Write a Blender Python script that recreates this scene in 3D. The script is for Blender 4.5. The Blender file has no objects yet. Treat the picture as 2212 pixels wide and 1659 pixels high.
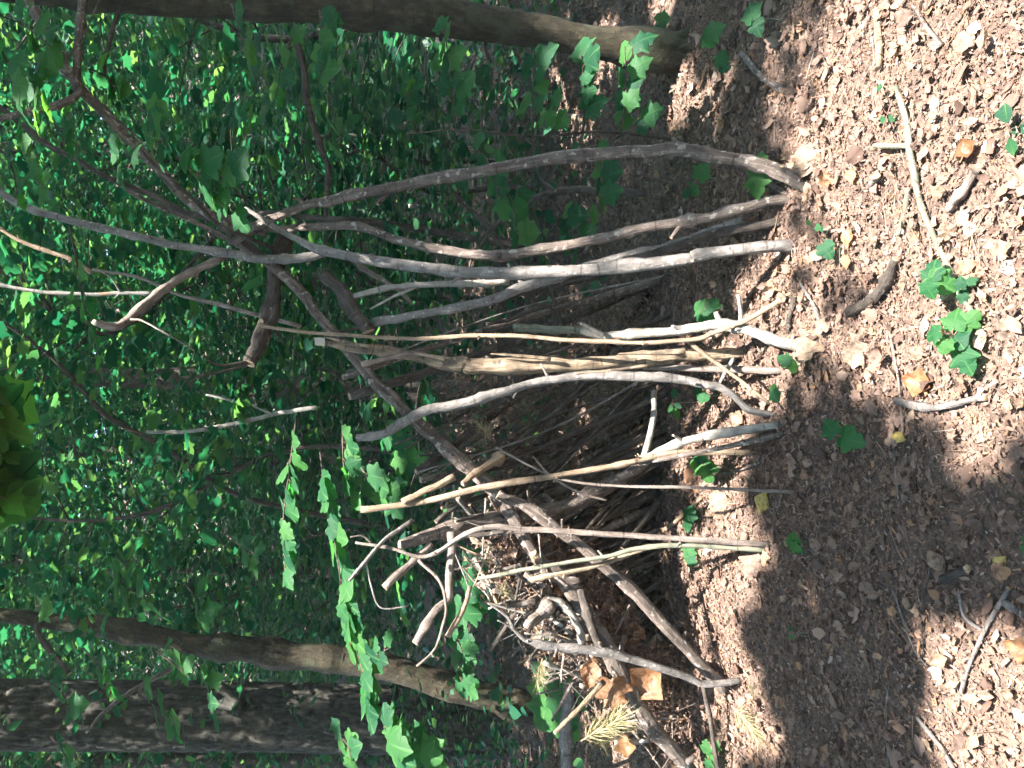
import bpy, math, random
import numpy as np
from mathutils import Vector, Matrix, Quaternion

random.seed(7)
RNG = np.random.default_rng(11)
SC = bpy.context.scene
COL = SC.collection

# ------------------------------------------------------------------ camera, sky, sun, exposure
# The photograph was taken with the phone turned, so the camera is rolled: up in the wood is to the left in the picture.
PITCH = math.radians(10.8)
CAM_H = 1.5
FPX = 1597.0                      # focal length in units of a 2212 x 1659 frame
FWD = Vector((0, math.cos(PITCH), -math.sin(PITCH)))
UPV = Vector((0, math.sin(PITCH), math.cos(PITCH)))
RGT = Vector((1, 0, 0))
cam = bpy.data.cameras.new('camera')
cam.sensor_width = 36.0
cam.lens = 26.0
cam.clip_start = 0.05
cam.clip_end = 500.0
cam_o = bpy.data.objects.new('camera', cam)
COL.objects.link(cam_o)
m3 = Matrix((-UPV, RGT, -FWD)).transposed()
cam_o.matrix_world = Matrix.Translation((0, 0, CAM_H)) @ m3.to_4x4()
SC.camera = cam_o

SUN_DIR = Vector((-0.28, 0.32, -0.91)).normalized()      # the way the light travels
world = bpy.data.worlds.new('World')
SC.world = world
world.use_nodes = True
wn = world.node_tree
bg = wn.nodes['Background']
sky = wn.nodes.new('ShaderNodeTexSky')
sky.sky_type = 'NISHITA'
sky.sun_disc = False
SUN_ELEV = math.asin(-SUN_DIR.z)
sky.sun_elevation = SUN_ELEV
sky.sun_rotation = math.atan2(-SUN_DIR.x, -SUN_DIR.y)
wn.links.new(sky.outputs[0], bg.inputs[0])
bg.inputs[1].default_value = 0.15
sun = bpy.data.lights.new('sun', 'SUN')
sun.energy = 5.0
sun.angle = math.radians(0.53)
sun.color = (1.0, 0.94, 0.87)
sun_o = bpy.data.objects.new('sun', sun)
COL.objects.link(sun_o)
sun_o.rotation_euler = SUN_DIR.to_track_quat('-Z', 'Y').to_euler()
sun_o.location = (3, -4, 12)

SC.view_settings.view_transform = 'Standard'
SC.view_settings.look = 'None'
SC.view_settings.exposure = 2.88
SC.view_settings.gamma = 1.0
SC.render.engine = 'CYCLES'
cy = SC.cycles
cy.max_bounces = 5
cy.diffuse_bounces = 2
cy.glossy_bounces = 2
cy.transmission_bounces = 3
cy.use_light_tree = False
cy.use_denoising = True
cy.use_adaptive_sampling = True
cy.adaptive_threshold = 0.03
cy.caustics_reflective = False
cy.caustics_refractive = False
cy.sample_clamp_indirect = 6.0


# ------------------------------------------------------------------ picture point + distance -> place in the wood
def ray(X, Y):
    return FWD * FPX + RGT * (829.5 - Y) + UPV * (1106.0 - X)


def at(X, Y, d):
    """point seen at (X, Y) whose distance along world y is d; also metres per unit there"""
    r = ray(X, Y)
    t = d / r.y
    return Vector((0, 0, CAM_H)) + r * t, t


def gdist(X, Y, z=0.0):
    r = ray(X, Y)
    return r.y * (z - CAM_H) / r.z


def ground_at(X, Y, z=0.0):
    return at(X, Y, gdist(X, Y, z))[0]


# mounds of leaves and earth under the low end of the den
MOUNDS = []
for (X, Y, d, h, s) in ((1400, 1540, 3.4, 0.08, 0.30), (1330, 1640, 3.5, 0.15, 0.35),
                        (1560, 1330, 2.75, 0.05, 0.25), (1500, 120, 3.3, 0.07, 0.25)):
    p, t = at(X, Y, d)
    MOUNDS.append((p.x, p.y, h, s))


_G = np.random.default_rng(4).uniform(-1, 1, (128, 128))


def vnoise(x, y, f):
    u, v = x * f, y * f
    i, j = np.floor(u).astype(int), np.floor(v).astype(int)
    a, b = u - i, v - j
    a = a * a * (3 - 2 * a); b = b * b * (3 - 2 * b)
    g = lambda p, q: _G[p % 128, q % 128]
    return (g(i, j) * (1 - a) + g(i + 1, j) * a) * (1 - b) + (g(i, j + 1) * (1 - a) + g(i + 1, j + 1) * a) * b


def hgt(x, y):
    x = np.asarray(x, float)
    y = np.asarray(y, float)
    z = 0.03 * vnoise(x, y, 1.3) + 0.016 * vnoise(x + 7, y, 3.7) + 0.010 * vnoise(x, y + 9, 8.3) + 0.004 * vnoise(x + 3, y + 5, 19.0)
    for (mx, my, h, s) in MOUNDS:
        z = z + h * np.exp(-((x - mx) ** 2 + (y - my) ** 2) / (2 * s * s))
    far = np.clip(y - 14.0, 0, None)
    z = z + 0.02 * far ** 1.8
    z = z + np.clip(y - 5, 0, 4) * 0.02 * np.sin(x * 0.9 + y * 0.6)
    return z


# ------------------------------------------------------------------ mesh helpers
def mesh_np(name, V, F, mats, uv=None, smooth=False, matidx=None):
    V = np.asarray(V, np.float32)
    F = np.asarray(F, np.int32)
    n, k = F.shape
    me = bpy.data.meshes.new(name)
    me.vertices.add(len(V))
    me.vertices.foreach_set('co', V.ravel())
    me.loops.add(n * k)
    me.loops.foreach_set('vertex_index', F.ravel())
    me.polygons.add(n)
    me.polygons.foreach_set('loop_start', np.arange(0, n * k, k, dtype=np.int32))
    if matidx is not None:
        me.polygons.foreach_set('material_index', np.asarray(matidx, np.int32))
    if smooth:
        me.polygons.foreach_set('use_smooth', np.ones(n, bool))
    me.update(calc_edges=True)
    if uv is not None:
        l = me.uv_layers.new(name='UVMap')
        l.data.foreach_set('uv', np.asarray(uv, np.float32)[F.ravel()].ravel())
    for m in (mats if isinstance(mats, (list, tuple)) else [mats]):
        me.materials.append(m)
    return me


def link(name, me, parent=None, loc=None, rot=None, scale=None):
    o = bpy.data.objects.new(name, me)
    COL.objects.link(o)
    if parent:
        o.parent = parent
    if loc is not None:
        o.location = loc
    if rot is not None:
        o.rotation_mode = 'QUATERNION'
        o.rotation_quaternion = rot
    if scale is not None:
        o.scale = scale if hasattr(scale, '__len__') else (scale,) * 3
    return o


def tag(o, label, cat, group=None, kind=None):
    if label:
        o['label'] = label
    if cat:
        o['category'] = cat
    if group:
        o['group'] = group
    if kind:
        o['kind'] = kind
    return o


def thing(name, label, cat, loc, group=None):
    o = bpy.data.objects.new(name, None)
    COL.objects.link(o)
    o.empty_display_size = 0.05
    o.location = loc
    return tag(o, label, cat, group)


# ------------------------------------------------------------------ materials
def newmat(name):
    m = bpy.data.materials.new(name)
    m.use_nodes = True
    nt = m.node_tree
    return m, nt, nt.nodes, nt.links, nt.nodes['Principled BSDF']


def ramp(nd, cols, interp='LINEAR'):
    r = nd.new('ShaderNodeValToRGB')
    r.color_ramp.interpolation = interp
    e = r.color_ramp.elements
    while len(e) < len(cols):
        e.new(0.5)
    for i, (p, c) in enumerate(cols):
        e[i].position = p
        e[i].color = (*c, 1)
    return r


def bark(name, cols, stretch=(10, 1.6), rough=0.8, bump=0.5, spots=None, spotscale=30.0, spotcut=0.62, spec=0.3):
    """bark on a tube: uv = (metres round, metres along)"""
    m, nt, nd, lk, bs = newmat(name)
    uv = nd.new('ShaderNodeUVMap')
    inf = nd.new('ShaderNodeObjectInfo')
    mp = nd.new('ShaderNodeMapping')
    mp.inputs['Scale'].default_value = (stretch[0] * 10, stretch[1] * 10, 1)
    off = nd.new('ShaderNodeCombineXYZ')
    mul = nd.new('ShaderNodeMath'); mul.operation = 'MULTIPLY'; mul.inputs[1].default_value = 50.0
    lk.new(inf.outputs['Random'], mul.inputs[0])
    lk.new(mul.outputs[0], off.inputs[2])
    add = nd.new('ShaderNodeVectorMath'); add.operation = 'ADD'
    lk.new(uv.outputs[0], mp.inputs[0])
    lk.new(mp.outputs[0], add.inputs[0])
    lk.new(off.outputs[0], add.inputs[1])
    n1 = nd.new('ShaderNodeTexNoise')
    n1.inputs['Scale'].default_value = 1.1
    n1.inputs['Detail'].default_value = 7
    n1.inputs['Roughness'].default_value = 0.68
    lk.new(add.outputs[0], n1.inputs['Vector'])
    r1 = ramp(nd, cols)
    lk.new(n1.outputs[0], r1.inputs[0])
    # slow patches along the stick
    geo = nd.new('ShaderNodeNewGeometry')
    n2 = nd.new('ShaderNodeTexNoise')
    n2.inputs['Scale'].default_value = 11.0
    n2.inputs['Detail'].default_value = 6
    n2.inputs['Roughness'].default_value = 0.65
    lk.new(geo.outputs['Position'], n2.inputs['Vector'])
    hs = nd.new('ShaderNodeHueSaturation')
    mr = nd.new('ShaderNodeMapRange')
    mr.inputs[1].default_value = 0.3; mr.inputs[2].default_value = 0.7
    mr.inputs[3].default_value = 0.5; mr.inputs[4].default_value = 1.5
    lk.new(n2.outputs[0], mr.inputs[0])
    lk.new(mr.outputs[0], hs.inputs['Value'])
    lk.new(r1.outputs[0], hs.inputs['Color'])
    out = hs.outputs[0]
    # cracks and rings that run round the stick
    mq = nd.new('ShaderNodeMapping')
    mq.inputs['Scale'].default_value = (9, 75, 1)
    lk.new(uv.outputs[0], mq.inputs[0])
    ad2 = nd.new('ShaderNodeVectorMath'); ad2.operation = 'ADD'
    lk.new(mq.outputs[0], ad2.inputs[0]); lk.new(off.outputs[0], ad2.inputs[1])
    n4 = nd.new('ShaderNodeTexNoise'); n4.inputs['Scale'].default_value = 1.0; n4.inputs['Detail'].default_value = 2
    lk.new(ad2.outputs[0], n4.inputs['Vector'])
    r4 = ramp(nd, [(0.62, (1, 1, 1)), (0.70, (0.42, 0.38, 0.36))])
    lk.new(n4.outputs[0], r4.inputs[0])
    m4 = nd.new('ShaderNodeMixRGB'); m4.blend_type = 'MULTIPLY'; m4.inputs[0].default_value = 1.0
    lk.new(out, m4.inputs[1]); lk.new(r4.outputs[0], m4.inputs[2])
    out = m4.outputs[0]
    if spots:
        n3 = nd.new('ShaderNodeTexNoise')
        n3.inputs['Scale'].default_value = spotscale
        n3.inputs['Detail'].default_value = 3
        lk.new(geo.outputs['Position'], n3.inputs['Vector'])
        rr = ramp(nd, [(spotcut, (0, 0, 0)), (spotcut + 0.06, (1, 1, 1))])
        lk.new(n3.outputs[0], rr.inputs[0])
        mx = nd.new('ShaderNodeMixRGB')
        lk.new(rr.outputs[0], mx.inputs[0])
        lk.new(out, mx.inputs[1])
        mx.inputs[2].default_value = (*spots, 1)
        out = mx.outputs[0]
    lk.new(out, bs.inputs['Base Color'])
    bs.inputs['Roughness'].default_value = rough
    bs.inputs['Specular IOR Level'].default_value = spec
    bp = nd.new('ShaderNodeBump')
    bp.inputs['Strength'].default_value = bump
    bp.inputs['Distance'].default_value = 0.018
    lk.new(n1.outputs[0], bp.inputs['Height'])
    lk.new(bp.outputs[0], bs.inputs['Normal'])
    return m


M = {}
M['grey'] = bark('bark_smooth_grey', [(0.25, (0.065, 0.055, 0.048)), (0.5, (0.135, 0.12, 0.108)), (0.75, (0.22, 0.20, 0.185))], (6, 2.0), 0.6, 0.7, (0.34, 0.31, 0.28), 60, 0.64, 0.5)
M['brown'] = bark('bark_red_brown', [(0.25, (0.045, 0.032, 0.026)), (0.5, (0.125, 0.098, 0.082)), (0.78, (0.26, 0.215, 0.185))], (8, 1.5), 0.75, 0.9, (0.34, 0.30, 0.26), 38, 0.60)
M['tan'] = bark('stick_pale_tan', [(0.25, (0.11, 0.075, 0.048)), (0.5, (0.25, 0.18, 0.12)), (0.78, (0.37, 0.29, 0.21))], (8, 0.7), 0.7, 0.8, (0.16, 0.11, 0.075), 22, 0.64)
M['pink'] = bark('stick_pinkish', [(0.25, (0.075, 0.055, 0.045)), (0.5, (0.175, 0.14, 0.118)), (0.78, (0.31, 0.26, 0.225))], (8, 0.9), 0.7, 0.8, (0.13, 0.09, 0.07), 28, 0.66)
M['silver'] = bark('stick_silver_worn', [(0.25, (0.10, 0.09, 0.075)), (0.5, (0.21, 0.195, 0.17)), (0.78, (0.32, 0.305, 0.27))], (9, 0.8), 0.6, 0.5, (0.20, 0.14, 0.09), 14, 0.63)
M['rotten'] = bark('wood_barkless_orange', [(0.26, (0.06, 0.042, 0.030)), (0.44, (0.20, 0.145, 0.095)), (0.58, (0.30, 0.23, 0.16)), (0.75, (0.42, 0.34, 0.26))], (12, 1.2), 0.85, 0.9, (0.11, 0.085, 0.065), 17, 0.58)
M['dark'] = bark('bark_dark_and_shade', [(0.25, (0.022, 0.018, 0.015)), (0.5, (0.055, 0.044, 0.036)), (0.78, (0.12, 0.10, 0.085))], (7, 1.4), 0.8, 0.7, (0.16, 0.15, 0.13), 30, 0.66)  # dark bark; also paints the den's inner shade onto its back sticks
M['moss'] = bark('bark_green_grey', [(0.25, (0.065, 0.062, 0.043)), (0.5, (0.14, 0.14, 0.10)), (0.78, (0.23, 0.235, 0.175))], (7, 1.2), 0.7, 0.4, (0.13, 0.10, 0.07), 25, 0.64)
M['trunk'] = bark('trunk_smooth_bark', [(0.25, (0.014, 0.011, 0.007)), (0.5, (0.032, 0.026, 0.015)), (0.78, (0.085, 0.070, 0.042))], (4.0, 1.6), 0.85, 0.8, (0.045, 0.046, 0.026), 6, 0.56)
M['oak'] = bark('trunk_furrowed_bark', [(0.3, (0.016, 0.015, 0.012)), (0.5, (0.040, 0.038, 0.031)), (0.75, (0.085, 0.082, 0.068))], (3.0, 0.7), 0.9, 0.6)
M['redtwig'] = bark('twig_dull_red', [(0.25, (0.09, 0.035, 0.03)), (0.5, (0.22, 0.11, 0.09)), (0.78, (0.33, 0.20, 0.17))], (8, 1.0), 0.5, 0.3)

m, nt, nd, lk, bs = newmat('cut_wood')
geo = nd.new('ShaderNodeNewGeometry')
n = nd.new('ShaderNodeTexNoise'); n.inputs['Scale'].default_value = 120
r = ramp(nd, [(0.35, (0.16, 0.11, 0.065)), (0.65, (0.34, 0.25, 0.16))])
lk.new(geo.outputs['Position'], n.inputs['Vector']); lk.new(n.outputs[0], r.inputs[0]); lk.new(r.outputs[0], bs.inputs['Base Color'])
bs.inputs['Roughness'].default_value = 0.85
M['cut'] = m


def leafmat(name, cols, trans_cols, trans=0.42, rough=0.38, island=True, spec=0.5, vein=True, wrinkle=False):
    m, nt, nd, lk, bs = newmat(name)
    if island:
        g = nd.new('ShaderNodeNewGeometry'); rnd = g.outputs['Random Per Island']
    else:
        g = nd.new('ShaderNodeObjectInfo'); rnd = g.outputs['Random']
    r1 = ramp(nd, cols)
    r2 = ramp(nd, trans_cols)
    lk.new(rnd, r1.inputs[0]); lk.new(rnd, r2.inputs[0])
    c1, c2 = r1.outputs[0], r2.outputs[0]
    if vein:
        # blotchy tissue and paler ribs that run out from the leaf base
        uv = nd.new('ShaderNodeUVMap')
        sep = nd.new('ShaderNodeSeparateXYZ'); lk.new(uv.outputs[0], sep.inputs[0])
        at2 = nd.new('ShaderNodeMath'); at2.operation = 'ARCTAN2'
        lk.new(sep.outputs[1], at2.inputs[0]); lk.new(sep.outputs[0], at2.inputs[1])
        ms = nd.new('ShaderNodeMath'); ms.operation = 'MULTIPLY'; ms.inputs[1].default_value = 6.6
        lk.new(at2.outputs[0], ms.inputs[0])
        cs = nd.new('ShaderNodeMath'); cs.operation = 'COSINE'; lk.new(ms.outputs[0], cs.inputs[0])
        rr = ramp(nd, [(0.90, (0, 0, 0)), (0.985, (1, 1, 1))])
        lk.new(cs.outputs[0], rr.inputs[0])
        hs = nd.new('ShaderNodeMixRGB'); hs.blend_type = 'MIX'
        fac = nd.new('ShaderNodeMath'); fac.operation = 'MULTIPLY'; fac.inputs[1].default_value = 0.35
        lk.new(rr.outputs[0], fac.inputs[0]); lk.new(fac.outputs[0], hs.inputs[0])
        lk.new(c1, hs.inputs[1]); hs.inputs[2].default_value = (0.10, 0.24, 0.07, 1)
        c1 = hs.outputs[0]
        bp = nd.new('ShaderNodeBump'); bp.inputs['Strength'].default_value = 0.5; bp.inputs['Distance'].default_value = 0.004
        nn = nd.new('ShaderNodeTexNoise'); nn.inputs['Scale'].default_value = 9.0
        lk.new(uv.outputs[0], nn.inputs['Vector'])
        sb = nd.new('ShaderNodeMath'); sb.operation = 'SUBTRACT'
        lk.new(nn.outputs[0], sb.inputs[0]); lk.new(rr.outputs[0], sb.inputs[1])
        lk.new(sb.outputs[0], bp.inputs['Height']); lk.new(bp.outputs[0], bs.inputs['Normal'])
    if wrinkle:
        uv = nd.new('ShaderNodeUVMap')
        gp = nd.new('ShaderNodeNewGeometry')
        sep = nd.new('ShaderNodeSeparateXYZ'); lk.new(uv.outputs[0], sep.inputs[0])
        ab = nd.new('ShaderNodeMath'); ab.operation = 'ABSOLUTE'; lk.new(sep.outputs[1], ab.inputs[0])
        su = nd.new('ShaderNodeMath'); su.operation = 'SUBTRACT'; lk.new(sep.outputs[0], su.inputs[0]); lk.new(ab.outputs[0], su.inputs[1])
        mu = nd.new('ShaderNodeMath'); mu.operation = 'MULTIPLY'; mu.inputs[1].default_value = 52.0; lk.new(su.outputs[0], mu.inputs[0])
        sn = nd.new('ShaderNodeMath'); sn.operation = 'SINE'; lk.new(mu.outputs[0], sn.inputs[0])
        nz = nd.new('ShaderNodeTexNoise'); nz.inputs['Scale'].default_value = 70; nz.inputs['Detail'].default_value = 6
        lk.new(gp.outputs['Position'], nz.inputs['Vector'])
        rz = ramp(nd, [(0.3, (0.45, 0.42, 0.40)), (0.55, (1, 1, 1)), (0.75, (1.25, 1.22, 1.2))])
        lk.new(nz.outputs[0], rz.inputs[0])
        mz = nd.new('ShaderNodeMixRGB'); mz.blend_type = 'MULTIPLY'; mz.inputs[0].default_value = 1.0
        lk.new(c1, mz.inputs[1]); lk.new(rz.outputs[0], mz.inputs[2])
        rv = ramp(nd, [(0.0, (1, 1, 1)), (0.75, (1, 1, 1)), (1.0, (0.72, 0.70, 0.66))])
        lk.new(sn.outputs[0], rv.inputs[0])
        mv = nd.new('ShaderNodeMixRGB'); mv.blend_type = 'MULTIPLY'; mv.inputs[0].default_value = 0.28
        lk.new(mz.outputs[0], mv.inputs[1]); lk.new(rv.outputs[0], mv.inputs[2])
        c1 = mv.outputs[0]
        bp = nd.new('ShaderNodeBump'); bp.inputs['Strength'].default_value = 0.7; bp.inputs['Distance'].default_value = 0.006
        ad = nd.new('ShaderNodeMath'); ad.operation = 'MULTIPLY_ADD'; ad.inputs[1].default_value = 0.05
        lk.new(sn.outputs[0], ad.inputs[0]); lk.new(nz.outputs[0], ad.inputs[2])
        lk.new(ad.outputs[0], bp.inputs['Height']); lk.new(bp.outputs[0], bs.inputs['Normal'])
    lk.new(c1, bs.inputs['Base Color'])
    bs.inputs['Roughness'].default_value = rough
    bs.inputs['Specular IOR Level'].default_value = spec
    tr = nd.new('ShaderNodeBsdfTranslucent')
    lk.new(c2, tr.inputs['Color'])
    mx = nd.new('ShaderNodeMixShader'); mx.inputs[0].default_value = trans
    lk.new(bs.outputs[0], mx.inputs[1]); lk.new(tr.outputs[0], mx.inputs[2])
    lk.new(mx.outputs[0], nd['Material Output'].inputs[0])
    return m


GREEN = [(0.0, (0.006, 0.045, 0.028)), (0.35, (0.010, 0.066, 0.036)), (0.75, (0.020, 0.092, 0.040)), (1.0, (0.055, 0.130, 0.045))]
GREEN_T = [(0.0, (0.012, 0.14, 0.060)), (0.6, (0.035, 0.22, 0.070)), (1.0, (0.17, 0.36, 0.065))]
GREEN_N = [(0.0, (0.011, 0.055, 0.028)), (0.5, (0.020, 0.086, 0.034)), (1.0, (0.042, 0.125, 0.034))]
GREEN_NT = [(0.0, (0.03, 0.24, 0.045)), (0.5, (0.075, 0.36, 0.045)), (1.0, (0.18, 0.47, 0.05))]
M['leaf'] = leafmat('leaf_green', GREEN_N, GREEN_NT, trans=0.42, rough=0.55, island=False, spec=0.2)
M['leaf_top'] = leafmat('leaf_green_canopy', GREEN, [(0, (0.05, 0.14, 0.06)), (1, (0.10, 0.22, 0.07))], trans=0.3, island=True, vein=False)
M['leaf_mass'] = leafmat('leaf_green_mass', GREEN, GREEN_T, island=True, vein=False)
DEAD = [(0.0, (0.070, 0.044, 0.034)), (0.25, (0.135, 0.086, 0.066)), (0.55, (0.195, 0.128, 0.099)), (0.78, (0.24, 0.165, 0.128)),
        (0.87, (0.26, 0.140, 0.080)), (0.92, (0.28, 0.17, 0.105)), (0.97, (0.28, 0.205, 0.165)), (1.0, (0.38, 0.31, 0.26))]
DEAD_T = [(0.0, (0.07, 0.04, 0.02)), (0.6, (0.22, 0.13, 0.06)), (1.0, (0.40, 0.20, 0.07))]
M['litter'] = leafmat('dead_leaf_litter', DEAD, DEAD_T, trans=0.12, rough=0.7, island=True, spec=0.25, vein=False)
M['dead'] = leafmat('dead_leaf', DEAD, DEAD_T, trans=0.15, rough=0.62, island=False, spec=0.3, vein=False, wrinkle=True)
M['dead_orange'] = leafmat('dead_leaf_orange', [(0, (0.17, 0.085, 0.040)), (1, (0.29, 0.155, 0.075))], [(0, (0.5, 0.2, 0.05)), (1, (0.55, 0.25, 0.08))], trans=0.25, rough=0.55, island=False, vein=False, wrinkle=True)
M['dead_brown'] = leafmat('dead_leaf_brown', [(0, (0.16, 0.105, 0.07)), (1, (0.27, 0.19, 0.13))], [(0, (0.2, 0.1, 0.04)), (1, (0.3, 0.16, 0.08))], trans=0.12, rough=0.6, island=False, vein=False, wrinkle=True)
M['dead_yellow'] = leafmat('dead_leaf_yellow', [(0, (0.40, 0.30, 0.08)), (1, (0.48, 0.40, 0.16))], [(0, (0.5, 0.35, 0.08)), (1, (0.5, 0.4, 0.1))], trans=0.25, rough=0.6, island=False, vein=False, wrinkle=True)
M['needles'] = leafmat('dry_needles', [(0, (0.22, 0.20, 0.10)), (1, (0.42, 0.37, 0.20))], [(0, (0.3, 0.28, 0.1)), (1, (0.4, 0.35, 0.15))], trans=0.2, rough=0.6, island=True, vein=False)

m, nt, nd, lk, bs = newmat('forest_soil')
geo = nd.new('ShaderNodeNewGeometry')
n = nd.new('ShaderNodeTexNoise'); n.inputs['Scale'].default_value = 45; n.inputs['Detail'].default_value = 8
n2 = nd.new('ShaderNodeTexVoronoi'); n2.inputs['Scale'].default_value = 38
r = ramp(nd, [(0.3, (0.06, 0.041, 0.032)), (0.5, (0.12, 0.084, 0.066)), (0.7, (0.19, 0.135, 0.108))])
r2 = ramp(nd, [(0.0, (0.5, 0.5, 0.5)), (1.0, (1.2, 1.1, 1.0))])
mx = nd.new('ShaderNodeMixRGB'); mx.blend_type = 'MULTIPLY'; mx.inputs[0].default_value = 0.7
lk.new(geo.outputs['Position'], n.inputs['Vector']); lk.new(geo.outputs['Position'], n2.inputs['Vector'])
lk.new(n.outputs[0], r.inputs[0]); lk.new(n2.outputs['Color'], r2.inputs[0])
lk.new(r.outputs[0], mx.inputs[1]); lk.new(r2.outputs[0], mx.inputs[2]); lk.new(mx.outputs[0], bs.inputs['Base Color'])
bs.inputs['Roughness'].default_value = 0.95
bp = nd.new('ShaderNodeBump'); bp.inputs['Distance'].default_value = 0.02; bp.inputs['Strength'].default_value = 0.8
lk.new(n.outputs[0], bp.inputs['Height']); lk.new(bp.outputs[0], bs.inputs['Normal'])
M['soil'] = m
m, nt, nd, lk, bs = newmat('white_scrap')
bs.inputs['Base Color'].default_value = (0.33, 0.31, 0.26, 1); bs.inputs['Roughness'].default_value = 0.8
M['white'] = m


# ------------------------------------------------------------------ tubes
def catmull(P, n):
    P = [np.array(p, float) for p in P]
    if len(P) == 2:
        P = [P[0], P[0] * 2 / 3 + P[1] / 3, P[0] / 3 + P[1] * 2 / 3, P[1]]
    Q = [2 * P[0] - P[1]] + P + [2 * P[-1] - P[-2]]
    out = []
    for i in range(1, len(Q) - 2):
        for k in range(n):
            t = k / n
            a, b, c, d = Q[i - 1], Q[i], Q[i + 1], Q[i + 2]
            out.append(0.5 * ((2 * b) + (-a + c) * t + (2 * a - 5 * b + 4 * c - d) * t * t + (-a + 3 * b - 3 * c + d) * t ** 3))
    out.append(P[-1])
    return np.array(out)


def tube_arrays(pts, radii, sides=9, rough=0.08, knots=0.0, seed=0, wob=0.0, pointed=False):
    """pts (n,3), radii (n,) -> V, F (quads), uv, matidx ; capped at both ends"""
    rg = np.random.default_rng(seed)
    pts = np.asarray(pts, float).copy()
    n = len(pts)
    radii = np.asarray(radii, float).copy()
    if wob:
        nz = rg.normal(size=(n, 3))
        for _ in range(3):
            nz[1:-1] = (nz[:-2] + nz[1:-1] * 2 + nz[2:]) / 4
        nz[0] = nz[-1] = 0
        pts += nz * wob * radii[:, None]
    seg = np.linalg.norm(np.diff(pts, axis=0), axis=1)
    s = np.concatenate([[0], np.cumsum(seg)])
    if knots:
        for _ in range(int(knots)):
            c = rg.uniform(0.03, 0.97) * s[-1]
            w = radii.mean() * rg.uniform(0.7, 1.6)
            radii *= 1 + rg.uniform(0.1, 0.32) * np.exp(-((s - c) / w) ** 2)
    T = np.gradient(pts, axis=0)
    T /= np.linalg.norm(T, axis=1)[:, None] + 1e-9
    a = np.array([0, 0, 1.0]) if abs(T[0][2]) < 0.9 else np.array([1.0, 0, 0])
    N = np.cross(T[0], a); N /= np.linalg.norm(N)
    V, UV = [], []
    ang = np.linspace(0, 2 * np.pi, sides, endpoint=False)
    rprof = 1 + rough * rg.normal(size=sides)
    for i in range(n):
        N = N - T[i] * N.dot(T[i]); N /= np.linalg.norm(N) + 1e-9
        B = np.cross(T[i], N)
        rprof = 1 + (rprof - 1) * 0.75 + rough * 0.66 * rg.normal(size=sides)
        rr = radii[i] * rprof
        V.append(pts[i] + np.outer(np.cos(ang) * rr, N) + np.outer(np.sin(ang) * rr, B))
        UV.append(np.stack([ang * radii.mean(), np.full(sides, s[i])], 1))
    V = np.concatenate(V); UV = np.concatenate(UV)
    F, MI = [], []
    for i in range(n - 1):
        for k in range(sides):
            k2 = (k + 1) % sides
            F.append((i * sides + k, i * sides + k2, (i + 1) * sides + k2, (i + 1) * sides + k)); MI.append(0)
    for (ring, sg) in ((0, -1), (n - 1, 1)):
        c = len(V)
        V = np.vstack([V, pts[ring] + T[ring] * sg * radii[ring] * (1.2 if pointed else 0.12)])
        UV = np.vstack([UV, [0.5 * radii[ring], s[ring]]])
        b = ring * sides
        for k in range(0, sides, 1):
            k2 = (k + 1) % sides
            f = (b + k2, b + k, c, c) if sg < 0 else (b + k, b + k2, c, c)
            F.append(f); MI.append(1)
    return V, F, UV, MI


def quadtri_mesh(name, V, F, UV, MI, mats, smooth=True):
    """faces are quads where the last index may repeat (a triangle)"""
    FF = [f[:3] if f[2] == f[3] else f for f in F]
    me = bpy.data.meshes.new(name)
    me.from_pydata([tuple(v) for v in V], [], FF)
    me.polygons.foreach_set('material_index', np.asarray(MI, np.int32))
    if smooth:
        me.polygons.foreach_set('use_smooth', (np.asarray(MI) == 0))
    l = me.uv_layers.new(name='UVMap')
    idx = np.empty(len(me.loops), np.int32)
    me.loops.foreach_get('vertex_index', idx)
    l.data.foreach_set('uv', np.asarray(UV, np.float32)[idx].ravel())
    for mm in mats:
        me.materials.append(mm)
    me.update()
    return me


SEED = [100]


def tube(name, pts3, radii, mat, parent=None, sides=9, sub=5, rough=0.07, knots=0, wob=0.12, pointed=False, cut='cut', flat=None):
    SEED[0] += 1
    P4 = np.array([(*p, r) for p, r in zip(pts3, radii)])
    C = catmull(P4, sub)
    base = Vector(C[np.argmin(C[:, 2]), :3])
    if parent is not None:
        base = Vector((0, 0, 0))
        C[:, :3] -= np.array(wloc(parent))
    else:
        C[:, :3] -= np.array(base)
    V, F, UV, MI = tube_arrays(C[:, :3], np.clip(C[:, 3], 0.0008, None), sides, rough, knots, SEED[0], wob, pointed)
    me = quadtri_mesh(name, V, F, UV, MI, [M[mat], M[cut]])
    o = link(name, me, parent)
    if parent is None:
        o.location = base
    return o


def wloc(o):
    v = Vector(o.location)
    while o.parent:
        o = o.parent
        v = v + o.location
    return v


def path3(pts, d0, d1, dz=None):
    """picture polyline + distances at its two ends -> 3D points and metres-per-unit"""
    P = np.array([(p[0], p[1]) for p in pts], float)
    s = np.concatenate([[0], np.cumsum(np.linalg.norm(np.diff(P, axis=0), axis=1))])
    s /= s[-1]
    if d0 == 'g':
        d0 = gdist(*P[0])
    if d1 == 'g':
        d1 = gdist(*P[-1])
    out, tt = [], []
    for (X, Y), k in zip(P, s):
        p, t = at(X, Y, d0 + (d1 - d0) * k)
        out.append(p); tt.append(t)
    return out, tt


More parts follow.
